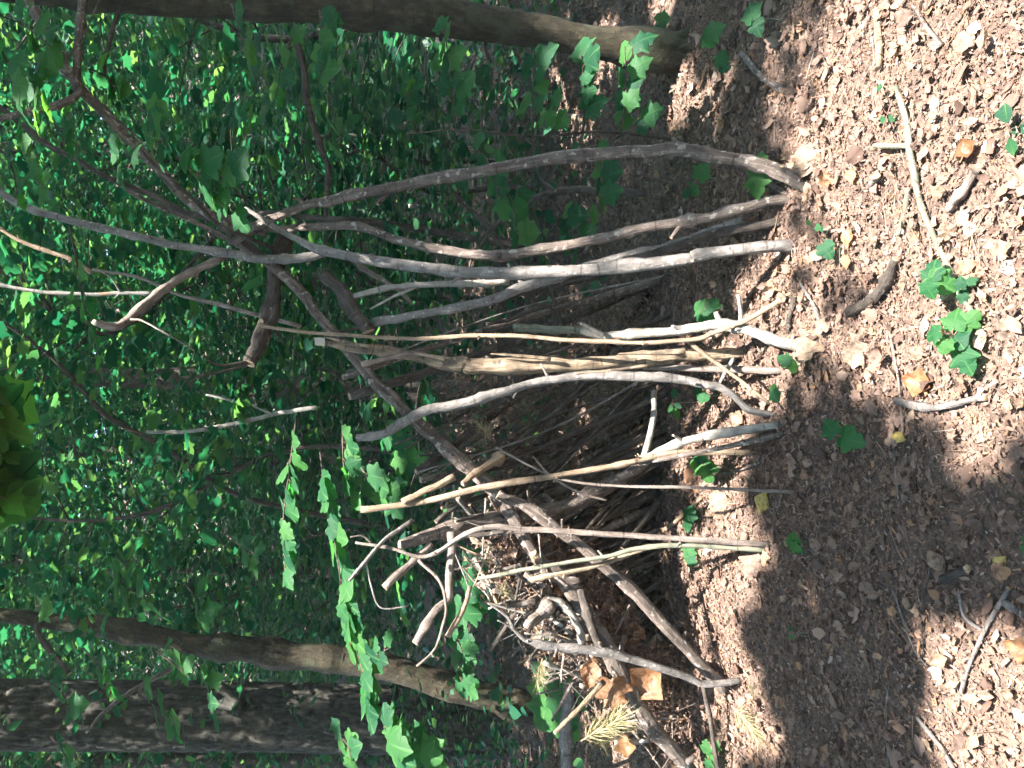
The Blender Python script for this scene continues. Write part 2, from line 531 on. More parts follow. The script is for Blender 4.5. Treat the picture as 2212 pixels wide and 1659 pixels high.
def stick(name, label, pts, w0, w1, d0, d1, mat, cat='stick', group='sticks leaning on the den', branches=(), knots=None, sides=10, pointed=False, wob=0.22, rough=0.10, widths=None, cut='cut', stubs=None):
    p3, tt = path3(pts, d0, d1)
    n = len(p3)
    ws = widths if widths else [w0 + (w1 - w0) * i / (n - 1) for i in range(n)]
    rad = [0.5 * w * t for w, t in zip(ws, tt)]
    if d0 == 'g':
        p3[0].z = min(p3[0].z, float(hgt(p3[0].x, p3[0].y))) - 0.01
    if d1 == 'g':
        p3[-1].z = min(p3[-1].z, float(hgt(p3[-1].x, p3[-1].y))) - 0.01
    if knots is None:
        knots = 3 + n // 2
    o = tube(name, p3, rad, mat, None, sides, 6, rough, knots, wob, pointed, cut)
    tag(o, label, cat, group)
    if stubs is None:
        stubs = 0 if (n < 5 or max(ws) < 9) else min(6, 1 + n // 3)
    for q in range(stubs):
        i = random.randrange(1, n - 1)
        T = (p3[i + 1] - p3[i - 1]).normalized()
        a = T.orthogonal().normalized()
        a.rotate(Quaternion(T, random.uniform(0, 6.28)))
        L = rad[i] * random.choice([random.uniform(1.5, 2.6), random.uniform(1.8, 4.0)])
        e = p3[i] + a * L + T * L * random.uniform(0.2, 1.0)
        r0 = rad[i] * random.uniform(0.25, 0.5)
        tube('twig_stub', [p3[i], (p3[i] + e) / 2, e], [r0 * 1.5, r0, r0 * 0.7], mat, o, 6, 3, 0.08, 0, 0.2, False, cut)
    for (bn, bp, bw0, bw1, bd0, bd1) in branches:
        b3, bt = path3(bp, bd0, bd1)
        k = len(b3)
        brad = [0.5 * (bw0 + (bw1 - bw0) * i / (k - 1)) * t for i, t in enumerate(bt)]
        tube(bn, b3, brad, mat, o, 7, 5, 0.07, 2, 0.2, False, cut)
    return o


# ------------------------------------------------------------------ leaf shapes
def maple_half():
    return [(-0.02, 0.0), (-0.11, 0.10), (-0.15, 0.24), (-0.06, 0.40), (0.05, 0.38), (0.16, 0.42), (0.30, 0.52), (0.45, 0.60), (0.50, 0.50), (0.51, 0.37), (0.60, 0.33), (0.73, 0.33), (0.83, 0.20), (1.0, 0.0)]


def maple_leaf(fold=0.18, droop=0.22, seed=0, wave=0.03):
    rg = np.random.default_rng(seed)
    h = maple_half()
    up = np.array(h); lo = np.array([(x, -y) for x, y in h[1:-1]][::-1])
    O = np.vstack([up, lo])
    O[1:] += rg.normal(size=O[1:].shape) * 0.03
    # a tooth between each pair of outline points
    P = []
    for i in range(len(O)):
        a, b = O[i], O[(i + 1) % len(O)]
        P.append(a)
        mid = (a + b) / 2
        d = b - a
        nrm = np.array([-d[1], d[0]]); nrm /= np.linalg.norm(nrm) + 1e-9
        P.append(mid + nrm * rg.uniform(-0.012, 0.035))
    P = np.array(P)
    mid = np.array([(x, 0) for x in (0.12, 0.36, 0.62)])
    A = np.vstack([P, mid])
    z = -fold * np.abs(A[:, 1]) ** 1.3 * rg.uniform(-0.4, 1.0) - droop * np.clip(A[:, 0], 0, None) ** 2 + wave * np.sin(9 * A[:, 1] + 4 * A[:, 0])
    z[-3:] += 0.0
    V = np.column_stack([A, z])
    n = len(P)
    F = []
    m0, m1, m2 = n, n + 1, n + 2

    def nearest(i, j):
        c = (P[i] + P[j]) / 2
        return m0 + int(np.argmin([abs(c[0] - x) for x in (0.12, 0.36, 0.62)]))
    prev = nearest(n - 1, 0)
    for i in range(n):
        j = (i + 1) % n
        c = nearest(i, j)
        if c != prev:
            F.append((i, c, prev))
        F.append((i, j, c))
        prev = c
    return V, np.array(F), A


def oval_leaf(w=0.3, curl=0.5, seed=0, twist=0.3, nseg=6, crumple=0.05):
    """a dead leaf: curled, crumpled strip with a ragged edge"""
    rg = np.random.default_rng(seed)
    V, F, UV = [], [], []
    cs = [-1, -0.5, 0, 0.5, 1]
    ex = rg.uniform(0.75, 1.25)
    f1, f2, a1, a2 = rg.uniform(5, 12), rg.uniform(6, 14), rg.uniform(0, 6), rg.uniform(0, 6)
    asym = rg.uniform(-0.5, 0.5)
    for i in range(nseg + 1):
        t = i / nseg
        hw = w * (math.sin(math.pi * min(max(t, 0.012), 0.992)) ** ex) * (1 + rg.normal() * 0.10)
        bend = curl * (t - 0.5) ** 2
        for c in cs:
            edge = 1 + (rg.normal() * 0.16 if abs(c) == 1 else 0)
            y = c * hw * edge * (1 + asym * c * 0.4)
            z = bend + (1.1 + asym * c) * curl * (abs(c) ** 1.6) * hw + twist * (t - 0.5) * y
            z += crumple * (math.sin(f1 * t + a1) * math.sin(f2 * y / w * 0.3 + a2)) + rg.normal() * crumple * 0.35
            V.append((t, y, z)); UV.append((t, y))
    k = len(cs)
    for i in range(nseg):
        for j in range(k - 1):
            a = i * k + j
            F.append((a, a + 1, a + k + 1)); F.append((a, a + k + 1, a + k))
    return np.array(V), np.array(F), np.array(UV)


MAPLE = []
for i in range(7):
    V, F, UV = maple_leaf(fold=[0.25, 0.1, 0.35, 0.2, 0.05, 0.3, 0.15][i], droop=[0.2, 0.35, 0.1, 0.28, 0.15, 0.4, 0.05][i], seed=i)
    me = mesh_np('maple_leaf_blade', V, F, M['leaf'], UV, smooth=True)
    MAPLE.append(me)
OVAL_GREEN = []
for i in range(3):
    V, F, UV = oval_leaf(0.3, 0.12, 30 + i, 0.1, 6, 0.01)
    OVAL_GREEN.append(mesh_np('oval_leaf_blade', V, F, M['leaf'], UV, smooth=True))


def lobed_dead(seed):
    V, F, UV = maple_leaf(fold=-0.5, droop=-0.25, seed=seed, wave=0.10)
    rg = np.random.default_rng(seed)
    V[:, 2] += 0.07 * np.sin(rg.uniform(5, 9) * V[:, 0] + rg.uniform(0, 6)) + 0.06 * np.sin(rg.uniform(5, 9) * V[:, 1])
    return V, F, UV


DEADMESH = {}
for mt in ('dead', 'dead_orange', 'dead_brown', 'dead_yellow'):
    L = []
    for i in range(8 if mt == 'dead' else 4):
        if i % 4 == 3 or i == 5:
            V, F, UV = lobed_dead(50 + i)
        else:
            V, F, UV = oval_leaf([0.28, 0.36, 0.22, 0.3, 0.33, 0.25, 0.4, 0.3][i], [0.5, 0.9, 0.3, 0.6, 1.2, 0.7, 0.4, 1][i], 40 + i, [0.3, -0.6, 0.9, 0, -0.3, 0.5, 0.2, 0][i], 6, 0.085)
        L.append(mesh_np('dead_leaf_blade', V, F, M[mt], UV, smooth=(i % 2 == 0)))
    DEADMESH[mt] = L


def rot_from(nrm, heading, roll=0.0):
    """leaf frame: z = nrm, x = heading projected"""
    z = Vector(nrm).normalized()
    x = Vector(heading)
    x = (x - z * x.dot(z))
    if x.length < 1e-5:
        x = z.orthogonal()
    x.normalize()
    y = z.cross(x)
    return Matrix((x, y, z)).transposed().to_quaternion()


def batch(tV, tF, pos, R, S, tUV=None):
    """many copies of one small template in one mesh: pos (n,3), R (n,3,3), S (n,)"""
    n, k = len(pos), len(tV)
    V = np.einsum('nij,kj->nki', R, tV) * S[:, None, None] + pos[:, None, :]
    F = tF[None] + (np.arange(n) * k)[:, None, None]
    return V.reshape(-1, 3), F.reshape(-1, tF.shape[1])


def frames(nrm, head):
    z = nrm / np.linalg.norm(nrm, axis=1)[:, None]
    x = head - z * np.sum(head * z, axis=1)[:, None]
    x /= np.linalg.norm(x, axis=1)[:, None] + 1e-9
    y = np.cross(z, x)
    return np.stack([x, y, z], axis=2)


# ------------------------------------------------------------------ ground
def sheet():
    xs = np.concatenate([np.linspace(-45, -6, 24)[:-1], np.linspace(-6, 6, 200), np.linspace(6, 45, 24)[1:]])
    ys = np.concatenate([np.linspace(-25, 0.6, 20)[:-1], np.linspace(0.6, 9, 180), np.linspace(9, 30, 50)[1:], np.linspace(30, 62, 16)[1:]])
    X, Y = np.meshgrid(xs, ys)
    Z = hgt(X, Y)
    V = np.stack([X, Y, Z], -1).reshape(-1, 3)
    nx, ny = len(xs), len(ys)
    i = np.arange(nx - 1)[None] + (np.arange(ny - 1) * nx)[:, None]
    F = np.stack([i, i + 1, i + nx + 1, i + nx], -1).reshape(-1, 4)
    return mesh_np('forest_floor', V, F, M['soil'], smooth=True)


floor = link('forest_floor', sheet())
floor['kind'] = 'structure'
floor['label'] = 'woodland ground of brown earth under fallen leaves'

# crumbled leaf litter: uncountable scraps, one part of the ground
def litter():
    Vs, Fs = [], []
    base = 0
    tmpl = []
    for i in range(4):
        rg = np.random.default_rng(300 + i)
        n = 5
        a = np.linspace(0, 2 * np.pi, n, endpoint=False) + rg.normal(size=n) * 0.25
        rr = 0.5 * (1 + rg.normal(size=n) * 0.28)
        el = rg.uniform(0.35, 0.9)
        x, y = rr * np.cos(a), rr * np.sin(a) * el
        z = rg.uniform(0.3, 1.6) * y * y * 2 + rg.normal(size=n) * 0.09
        V = np.column_stack([np.append(x, 0), np.append(y, 0), np.append(z, -0.05)])
        F = np.array([(j, (j + 1) % n, n) for j in range(n)])
        tmpl.append((V, F))
    for i in range(4):
        rg = np.random.default_rng(330 + i)
        V = []
        for t in (0, 0.5, 1.0):
            w_ = rg.uniform(0.06, 0.22)
            V += [(t - 0.5, -w_, rg.normal() * 0.1), (t - 0.5, w_, rg.normal() * 0.12)]
        tmpl.append((np.array(V), np.array([(0, 2, 3), (0, 3, 1), (2, 4, 5), (2, 5, 3)])))
    # (count, y range, size range)
    sets = [(92000, 1.2, 3.3, 0.004, 0.017), (2500, 1.2, 3.4, 0.018, 0.032), (46000, 3.2, 6.0, 0.009, 0.030), (17000, 6.0, 14.0, 0.03, 0.08), (4000, 14, 26, 0.06, 0.14)]
    for (n, y0, y1, s0, s1) in sets:
        u = RNG.random(n)
        y = np.sqrt(y0 ** 2 + u * (y1 ** 2 - y0 ** 2))
        x = RNG.uniform(-1, 1, n) * (0.56 * y + 0.35)
        S = s0 + (s1 - s0) * RNG.random(n) ** 1.6
        z = hgt(x, y) + 0.001 + RNG.random(n) ** 1.5 * (0.014 + 0.25 * S)
        nr = np.column_stack([RNG.normal(size=n) * 0.5, RNG.normal(size=n) * 0.5, np.ones(n)])
        hd = RNG.normal(size=(n, 3))
        R = frames(nr, hd)
        which = RNG.integers(0, len(tmpl), n)
        for k, (tV, tF) in enumerate(tmpl):
            q = which == k
            V, F = batch(tV, tF, np.column_stack([x, y, z])[q], R[q], S[q])
            Vs.append(V); Fs.append(F + base); base += len(V)
    # whole and half leaves pressed flat into the crumbs
    for (n, y0, y1) in ((3400, 1.2, 3.4), (3000, 3.2, 6.0)):
        for k in range(5):
            V0, F0, _ = lobed_dead(70 + k) if k == 4 else oval_leaf(0.30, 0.35, 60 + k, 0.3, 3, 0.05)
            q = n // (9 if k == 4 else 5)
            y = np.sqrt(y0 ** 2 + RNG.random(q) * (y1 ** 2 - y0 ** 2))
            x = RNG.uniform(-1, 1, q) * (0.56 * y + 0.35)
            z = hgt(x, y) + 0.006 + RNG.random(q) * 0.008
            fl = np.where(RNG.random(q) < 0.6, 1.0, -1.0)
            R = frames(np.column_stack([RNG.normal(size=q) * 0.25, RNG.normal(size=q) * 0.25, fl]), RNG.normal(size=(q, 3)))
            V, F = batch(V0, F0, np.column_stack([x, y, z]), R, 0.012 + 0.052 * RNG.random(q) ** 1.5)
            Vs.append(V); Fs.append(F + base); base += len(V)
    return mesh_np('leaf_litter', np.concatenate(Vs), np.concatenate(Fs), M['litter'])


lo = link('leaf_litter', litter(), floor)
lo['kind'] = 'stuff'

# litter twigs and bits of straw, too small to pick apart
def straw():
    n = 4200
    y = np.sqrt(1.3 + RNG.random(n) * 18)
    x = RNG.uniform(-1, 1, n) * (0.55 * y + 0.4)
    L = RNG.uniform(0.02, 0.10, n)
    V = np.array([(-0.5, -0.011, 0), (-0.5, 0.011, 0), (0.5, 0.008, 0), (0.5, -0.008, 0), (-0.5, 0, 0.018), (0.5, 0, 0.014), (0, 0.03, 0.0), (0, 0.03, 0.018)])
    F = np.array([(0, 4, 5), (0, 5, 3), (4, 1, 2), (4, 2, 5)])
    nr = np.column_stack([RNG.normal(size=n) * 0.15, RNG.normal(size=n) * 0.15, np.ones(n)])
    R = frames(nr, RNG.normal(size=(n, 3)))
    z = hgt(x, y) + 0.012 + RNG.random(n) * 0.015
    V, F = batch(V[:6], F, np.column_stack([x, y, z]), R, L)
    return mesh_np('fine_twigs', V, F, M['litter'])


so = link('fine_twigs', straw(), floor)
so['kind'] = 'stuff'

# larger fallen leaves, each a piece of its own
def scatter_leaves(n):
    for i in range(n):
        for _ in range(20):
            X = random.uniform(1440, 2260); Y = random.uniform(-30, 1690)
            if X < 1640 and 560 < Y < 1500 and random.random() < 0.6:
                continue
            break
        p = ground_at(X, Y)
        p.z = float(hgt(p.x, p.y)) + random.uniform(0.012, 0.03)
        me = random.choice(DEADMESH['dead'] + DEADMESH['dead_brown'] * 2)
        q = rot_from((random.gauss(0, 0.3), random.gauss(-0.1, 0.3), 1 if random.random() < 0.75 else -1), (random.gauss(0, 1), random.gauss(0, 1), 0))
        s = random.choice([random.uniform(0.025, 0.045), random.uniform(0.03, 0.055)])
        link('fallen_leaf', me, floor, p, q, (s, s * random.uniform(0.8, 1.15), s))


scatter_leaves(290)

# ------------------------------------------------------------------ trees
def tree_trunk(name, label, pts, widths, d0, d1, mat, sides=22, group=None, rough=0.035, sub=7, knots=5):
    p3, tt = path3(pts, d0, d1)
    base = min(p3, key=lambda v: v.z).copy()
    root = thing(name, label, 'tree', (base.x, base.y, float(hgt(base.x, base.y))), group)
    tube('trunk', p3, [0.5 * w * t for w, t in zip(widths, tt)], mat, root, sides, sub, rough, knots, 0.1)
    return root


def limb(root, name, pts, w0, w1, d0, d1, mat, sides=8, knots=3, wob=0.2):
    p3, tt = path3(pts, d0, d1)
    k = len(p3)
    return tube(name, p3, [0.5 * (w0 + (w1 - w0) * i / (k - 1)) * t for i, t in enumerate(tt)], mat, root, sides, 5, 0.07, knots, wob)


# smooth trunk along the top edge of the picture
near_tree = tree_trunk('beech_tree', 'smooth grey-brown trunk nearest the den along the top edge of the picture',
                       [(1530, 122), (1475, 117), (1400, 110), (1270, 88), (1170, 69), (1000, 42), (700, 8), (480, -2), (300, -14), (90, -32), (-250, -60)],
                       [112, 88, 72, 66, 68, 73, 76, 76, 76, 74, 72], 3.32, 3.42, 'trunk')
limb(near_tree, 'branch', [(627, 30), (643, 100), (657, 150), (667, 233), (693, 317), (710, 367), (703, 467)], 17, 11, 3.4, 3.7, 'dark')
limb(near_tree, 'branch', [(265, 10), (250, 40), (228, 130), (226, 165)], 12, 6, 3.4, 3.2, 'dark')
limb(near_tree, 'branch', [(1060, 60), (1050, 100), (1062, 150), (1058, 210)], 10, 4, 3.4, 3.6, 'dark')
def roots(root, r0, reach, mat, n=6):
    b = Vector(root.location)
    for i in range(n):
        a = 6.28 * i / n + random.uniform(-0.3, 0.3)
        dr = Vector((math.cos(a), math.sin(a), 0))
        L = reach * random.uniform(0.7, 1.2)
        pts = [b + dr * r0 * 0.55 + Vector((0, 0, r0 * 3.2)), b + dr * r0 * 0.95 + Vector((0, 0, r0 * 1.0))]
        for f in (0.5, 1.0):
            q = b + dr * (r0 + L * f) + Vector((random.uniform(-0.02, 0.02), random.uniform(-0.02, 0.02), 0))
            q.z = float(hgt(q.x, q.y)) + (0.0 if f < 1 else -0.03)
            pts.append(q)
        tube('root', pts, [r0 * 0.25, r0 * 0.34, r0 * 0.22, r0 * 0.06], mat, root, 9, 5, 0.12, 2, 0.4)


_p = at(1478, 117, 3.33)[0]
near_tree.location = near_tree.location
_d = Vector((_p.x, _p.y, float(hgt(_p.x, _p.y)))) - near_tree.location
near_tree.location += _d
for _c in near_tree.children:
    _c.location -= _d
roots(near_tree, 0.07, 0.13, 'trunk', 6)

bent_tree = tree_trunk('bent_tree', 'thin crooked brown tree leaning in front of the furrowed trunk',
                       [(1190, 1545), (1090, 1515), (1020, 1496), (937, 1473), (837, 1443), (733, 1426), (633, 1413), (533, 1403), (433, 1396), (333, 1373), (200, 1353), (83, 1339), (0, 1328), (-250, 1300)],
                       [66, 58, 55, 54, 54, 54, 52, 50, 46, 40, 36, 32, 30, 26], 6.2, 6.4, 'trunk', knots=9)
limb(bent_tree, 'branch', [(420, 1420), (300, 1483), (227, 1536), (187, 1582)], 12, 6, 6.3, 5.4, 'grey')
limb(bent_tree, 'branch', [(78, 1345), (90, 1380), (120, 1420), (150, 1455)], 14, 9, 6.3, 6.1, 'dark')

# furrowed trunk: bark plates are real relief
def oak(root, X0, Y0, X1, Y1, d, w0, w1):
    a, ta = at(X0, Y0, d); b, tb = at(X1, Y1, d)
    o = np.array(wloc(root))
    a = np.array(a) - o; b = np.array(b) - o
    ns, nh = 110, 300
    T = (b - a); Lh = np.linalg.norm(T); T /= Lh
    N = np.cross(T, [0, 1, 0]); N /= np.linalg.norm(N); B = np.cross(T, N)
    ang = np.linspace(0, 2 * np.pi, ns, endpoint=False)
    h = np.linspace(0, 1, nh)
    A, H = np.meshgrid(ang, h)
    r = 0.5 * (w0 * ta + (w1 * tb - w0 * ta) * H) * (1 + 0.35 * np.exp(-H * Lh / 0.25))
    r = r * (1 + 0.03 * np.sin(3 * A + 5 * H) + 0.02 * np.sin(5 * A - 9 * H))
    # long plates: cells stretched along the trunk, furrows where the two nearest cell centres tie
    rg = np.random.default_rng(5)
    rad = float(r.mean())
    cw, ch = 0.06, 0.26
    nc, nr_ = max(8, int(2 * np.pi * rad / cw)), int(Lh / ch)
    jit = rg.uniform(-0.42, 0.42, size=(nr_ + 3, nc, 2))
    U = A / (2 * np.pi) * nc; Vv = H * nr_
    U = U + 0.35 * np.sin(Vv * 0.7 + 1.3 * np.sin(U * 0.5))
    iu, iv = np.floor(U).astype(int), np.floor(Vv).astype(int)
    d1 = np.full(A.shape, 9.0); d2 = np.full(A.shape, 9.0)
    for du in (-1, 0, 1):
        for dv in (-1, 0, 1):
            cu, cv = iu + du, np.clip(iv + dv, -1, nr_ + 1)
            j = jit[cv + 1, cu % nc]
            dd = np.hypot(U - (cu + 0.5 + j[..., 0]), (Vv - (cv + 0.5 + j[..., 1])) * 0.9)
            d2 = np.minimum(d2, np.maximum(d1, dd)); d1 = np.minimum(d1, dd)
    furrow = np.clip((d2 - d1) / 0.28, 0, 1)
    r = r + 0.034 * (furrow ** 0.7) - 0.02 + 0.003 * rg.normal(size=r.shape)
    V = a + H[..., None] * (b - a) + (np.cos(A) * r)[..., None] * N + (np.sin(A) * r)[..., None] * B
    UV = np.stack([A * rad, H * Lh], -1)
    i = np.arange(nh - 1)[:, None] * ns
    k = np.arange(ns)[None]; k2 = (k + 1) % ns
    F = np.stack([i + k, i + k2, i + ns + k2, i + ns + k], -1).reshape(-1, 4)
    return link('trunk', mesh_np('trunk', V.reshape(-1, 3), F, M['oak'], UV.reshape(-1, 2), smooth=True), root)


p = at(1090, 1556, 8.0)[0]
oak_tree = thing('oak_tree', 'thick dark trunk with furrowed bark along the bottom edge of the picture', 'tree', (p.x, p.y, float(hgt(p.x, p.y))))
oak(oak_tree, 1150, 1556, -300, 1540, 8.0, 132, 138)
limb(oak_tree, 'branch_stub', [(470, 1500), (505, 1520), (520, 1535)], 34, 26, 7.75, 7.6, 'oak')

tree_trunk('dark_tree', 'dark straight trunk far behind the den among green leaves', [(1040, 850), (900, 848), (640, 836), (400, 822), (200, 815), (-200, 800)],
           [56, 50, 46, 44, 42, 40], 11.0, 11.0, 'dark', 14)
tree_trunk('thin_tree', 'thin dark sapling slanting through the green leaves behind the den',
           [(1230, 1190), (900, 1150), (600, 1093), (500, 1063), (417, 1010), (333, 953), (233, 900), (167, 830), (110, 770), (0, 690)],
           [14, 13, 12, 12, 12, 11, 11, 10, 9, 7], 5.9, 5.0, 'dark', 8)
for k, (xb, yb, xt, yt, d, w, lab) in enumerate((
        (1000, 300, -200, 330, 13.0, 34, 'slim far trunk seen between the smooth trunk and the arched stick'),
        (960, 1010, -200, 960, 14.5, 30, 'slim far trunk behind the middle of the den'),
        (985, 1250, -200, 1200, 12.5, 26, 'slim far trunk between the den and the crooked tree'),
        (960, 620, -200, 560, 16.0, 36, 'far trunk hidden by leaves behind the stick crossing'),
        (975, 1640, -200, 1650, 13.5, 40, 'far trunk beyond the furrowed trunk at the bottom edge'))):
    tree_trunk('far_tree', lab, [(xb + 40, yb), (xb * 0.55, yb * 0.6 + yt * 0.4), (xt, yt)], [w * 1.2, w, w * 0.85], d, d, 'dark', 10)

# ------------------------------------------------------------------ the den: ridge pole and leaning sticks
RIDGE = [(1640, 1900), (1475, 1653), (1391, 1539), (1334, 1436), (1221, 1253), (1181, 1223), (1151, 1189), (1097, 1100), (1054, 1046), (971, 973), (897, 906), (837, 846), (771, 780), (690, 685), (640, 620), (520, 518), (470, 480)]
stick('ridge_pole', 'long straight brown ridge pole running slantwise through the whole den', RIDGE, 34, 20, 2.85, 3.27, 'brown', 'pole', 'poles of the den', sides=12, knots=14)
LEAN = 'sticks leaning on the den'
stick('leaning_stick', 'arched brown stick with split foot, nearest the smooth trunk',
      [(1751, 413), (1691, 377), (1625, 350), (1541, 337), (1475, 327), (1370, 327), (1270, 337), (1137, 353), (1037, 370), (937, 387), (837, 407), (737, 430), (667, 443), (600, 467), (567, 483), (503, 525)],
      30, 17, 'g', 3.2, 'brown', group=LEAN, widths=[30, 30, 30, 28, 27, 26, 26, 25, 22, 22, 21, 20, 19, 19, 18, 15],
      branches=[('foot_splinter', [(1620, 362), (1680, 410), (1752, 436)], 14, 6, 2.5, 2.42), ('twig_stub', [(842, 407), (830, 424), (815, 441)], 12, 8, 3.0, 2.97)])
stick('leaning_stick', 'wavy reddish stick with flaking bark beside the arched stick',
      [(1712, 426), (1641, 440), (1558, 463), (1475, 480), (1370, 497), (1304, 513), (1204, 533), (1097, 550), (1020, 549), (937, 537), (854, 517), (787, 493), (737, 487), (667, 489), (600, 496), (567, 490)],
      24, 16, 'g', 3.2, 'brown', group=LEAN, knots=14)
stick('leaning_stick', 'long thin dark stick rising from the crossing to the left edge',
      [(585, 492), (500, 480), (400, 457), (333, 423), (233, 383), (150, 337), (83, 300), (10, 240), (-40, 205)], 15, 10, 3.22, 3.3, 'dark', group=LEAN)
stick('leaning_stick', 'smooth straight grey stick with glossy flecks, ending in a thin lit tip',
      [(1715, 531), (1608, 538), (1508, 552), (1475, 562), (1304, 580), (1204, 587), (1104, 591), (1004, 587), (904, 576), (821, 564), (737, 550), (667, 531), (600, 494), (530, 450)],
      27, 9, 'g', 3.1, 'grey', group=LEAN, widths=[26, 26, 26, 26, 26, 26, 27, 25, 24, 23, 21, 17, 12, 8], knots=7)
stick('leaning_stick', 'curving grey stick from the crossing up to the left edge',
      [(700, 546), (640, 560), (560, 558), (500, 547), (400, 533), (333, 520), (233, 497), (117, 467), (43, 443), (0, 413), (-40, 390)], 20, 13, 3.14, 3.25, 'grey', group=LEAN)
stick('leaning_stick', 'grey stick with a sawn foot slanting behind the smooth grey stick',
      [(1618, 467), (1601, 480), (1541, 500), (1475, 524), (1404, 543), (1310, 566), (1214, 598), (1137, 617), (1070, 643), (1004, 660), (937, 673), (870, 686), (808, 697)], 22, 19, 2.75, 3.05, 'grey', group=LEAN, knots=6)
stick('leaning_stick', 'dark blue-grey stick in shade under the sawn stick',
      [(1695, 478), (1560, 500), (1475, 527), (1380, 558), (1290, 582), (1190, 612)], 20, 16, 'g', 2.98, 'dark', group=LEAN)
stick('leaning_stick', 'weathered thin stick with a broken tip under the smooth grey stick',
      [(1100, 607), (1004, 613), (904, 615), (837, 623), (764, 641)], 16, 11, 2.95, 3.0, 'silver', group=LEAN,
      branches=[('twig', [(900, 620), (850, 640), (800, 668)], 8, 5, 2.98, 3.0)])
stick('cut_log', 'short thick log with a pale sawn end lying on the ridge pole', [(700, 592), (737, 632), (770, 682), (796, 716)], 30, 29, 3.1, 2.98, 'dark', 'log', 'poles of the den', knots=2)
stick('dark_limb', 'thick dark limb reaching sideways out of the stick crossing', [(615, 500), (597, 573), (593, 636), (580, 686), (560, 740), (538, 785)], 34, 26, 3.3, 3.2, 'dark', 'log', 'poles of the den',
      branches=[('twig', [(540, 780), (480, 790), (437, 770)], 7, 4, 3.2, 3.1), ('twig', [(538, 784), (510, 795), (423, 816)], 7, 4, 3.2, 3.1)])
stick('crooked_limb', 'crooked sunlit limb end with a hooked pale tip', [(490, 552), (427, 583), (377, 606), (333, 640), (283, 683), (247, 705), (203, 693)], 16, 17, 3.35, 3.1, 'pink', 'limb', 'poles of the den', knots=9,
      branches=[('twig', [(283, 690), (317, 697), (420, 757)], 6, 3, 3.15, 3.0)])
# the fallen forked limb that crosses the den top
stick('forked_limb', 'forked dead limb with peeling bark resting on the stick crossing',
      [(575, 500), (500, 482), (455, 466), (400, 427), (333, 357), (260, 283), (200, 220), (160, 172), (133, 133), (97, 67), (50, -20)], 22, 20, 3.24, 3.0, 'brown', 'limb', 'poles of the den', knots=8,
      branches=[('fork_arm', [(168, 205), (166, 160), (172, 80), (177, -10)], 18, 17, 3.05, 3.15), ('fork_arm', [(180, 195), (150, 216), (100, 233), (0, 256), (-40, 262)], 17, 13, 3.05, 2.95),
                ('bark_flap', [(190, 210), (240, 248), (300, 300), (338, 335)], 7, 4, 3.02, 3.1), ('twig', [(140, 128), (180, 80), (215, 0)], 5, 3, 3.0, 2.9)])
stick('leaning_stick', 'thin straight stick alongside the forked limb', [(600, 540), (480, 490), (420, 432), (333, 355), (300, 318)], 9, 7, 3.2, 3.0, 'dark', group=LEAN)
stick('leaning_stick', 'thin brown stick crossing under the curving grey stick', [(590, 570), (500, 522), (400, 470), (300, 425), (240, 385)], 14, 8, 3.3, 3.35, 'brown', group=LEAN)
stick('leaning_stick', 'long pale wand with a forked foot in front of the barkless log',
      [(1706, 633), (1675, 656), (1608, 693), (1541, 720), (1491, 735), (1400, 740), (1320, 738), (1237, 735), (1137, 728), (1037, 725), (937, 730), (837, 730), (737, 723), (640, 716), (560, 703)], 12, 7, 'g', 3.12, 'tan', group=LEAN,
      branches=[('fork_arm', [(1488, 740), (1541, 780), (1608, 830), (1663, 873)], 11, 7, 2.62, 2.5)], knots=9)
stick('leaning_stick', 'silvery thick stick with two upright stubs at its foot',
      [(1724, 752), (1658, 730), (1608, 710), (1558, 701), (1475, 713), (1370, 720), (1304, 726), (1257, 713)], 25, 17, 'g', 2.95, 'silver', group=LEAN,
      branches=[('stub', [(1600, 705), (1600, 675), (1594, 636)], 10, 8, 2.55, 2.55), ('stub', [(1560, 704), (1553, 690), (1546, 674)], 12, 10, 2.6, 2.6), ('snag', [(1304, 726), (1280, 712), (1252, 698)], 14, 6, 2.85, 2.85)])
stick('barkless_log', 'barkless orange-brown rotten log standing in the middle of the den',
      [(1612, 760), (1475, 768), (1370, 780), (1237, 783), (1137, 787), (1037, 792), (987, 790), (917, 772), (847, 761), (787, 755), (690, 738)], 20, 12, 'g', 3.1, 'rotten', 'log', group=LEAN,
      widths=[20, 23, 26, 30, 32, 32, 33, 20, 25, 22, 10], rough=0.10, wob=0.4, knots=9, sides=16, cut='rotten',
      branches=[('splinter', [(1480, 758), (1400, 762), (1335, 765)], 15, 4, 2.72, 2.8), ('splinter', [(960, 775), (910, 766), (865, 757)], 12, 3, 2.95, 2.98), ('splinter', [(1190, 775), (1110, 768), (1060, 764)], 10, 3, 2.86, 2.9), ('splinter', [(1400, 790), (1320, 800), (1240, 806)], 9, 3, 2.74, 2.78), ('splinter', [(800, 748), (740, 738), (700, 728)], 9, 3, 3.0, 3.05)])
stick('leaning_stick', 'short broken stick end beside the top of the barkless log', [(924, 764), (854, 770), (781, 787)], 9, 12, 3.0, 2.95, 'pink', group=LEAN)
stick('leaning_stick', 'smooth grey stick curving like a bow under the barkless log',
      [(1668, 897), (1618, 886), (1585, 857), (1551, 836), (1518, 832), (1475, 820), (1370, 813), (1271, 811), (1187, 820), (1121, 836), (1054, 856), (987, 873), (921, 890), (871, 910), (831, 936), (771, 946)], 13, 16, 'g', 3.05, 'grey', group=LEAN,
      widths=[12, 14, 15, 17, 19, 20, 20, 20, 20, 20, 21, 21, 20, 19, 17, 15])
stick('leaning_stick', 'straight pinkish stick between the barkless log and the bow', [(1680, 803), (1575, 798), (1475, 795), (1390, 794)], 16, 11, 'g', 2.9, 'pink', group=LEAN)
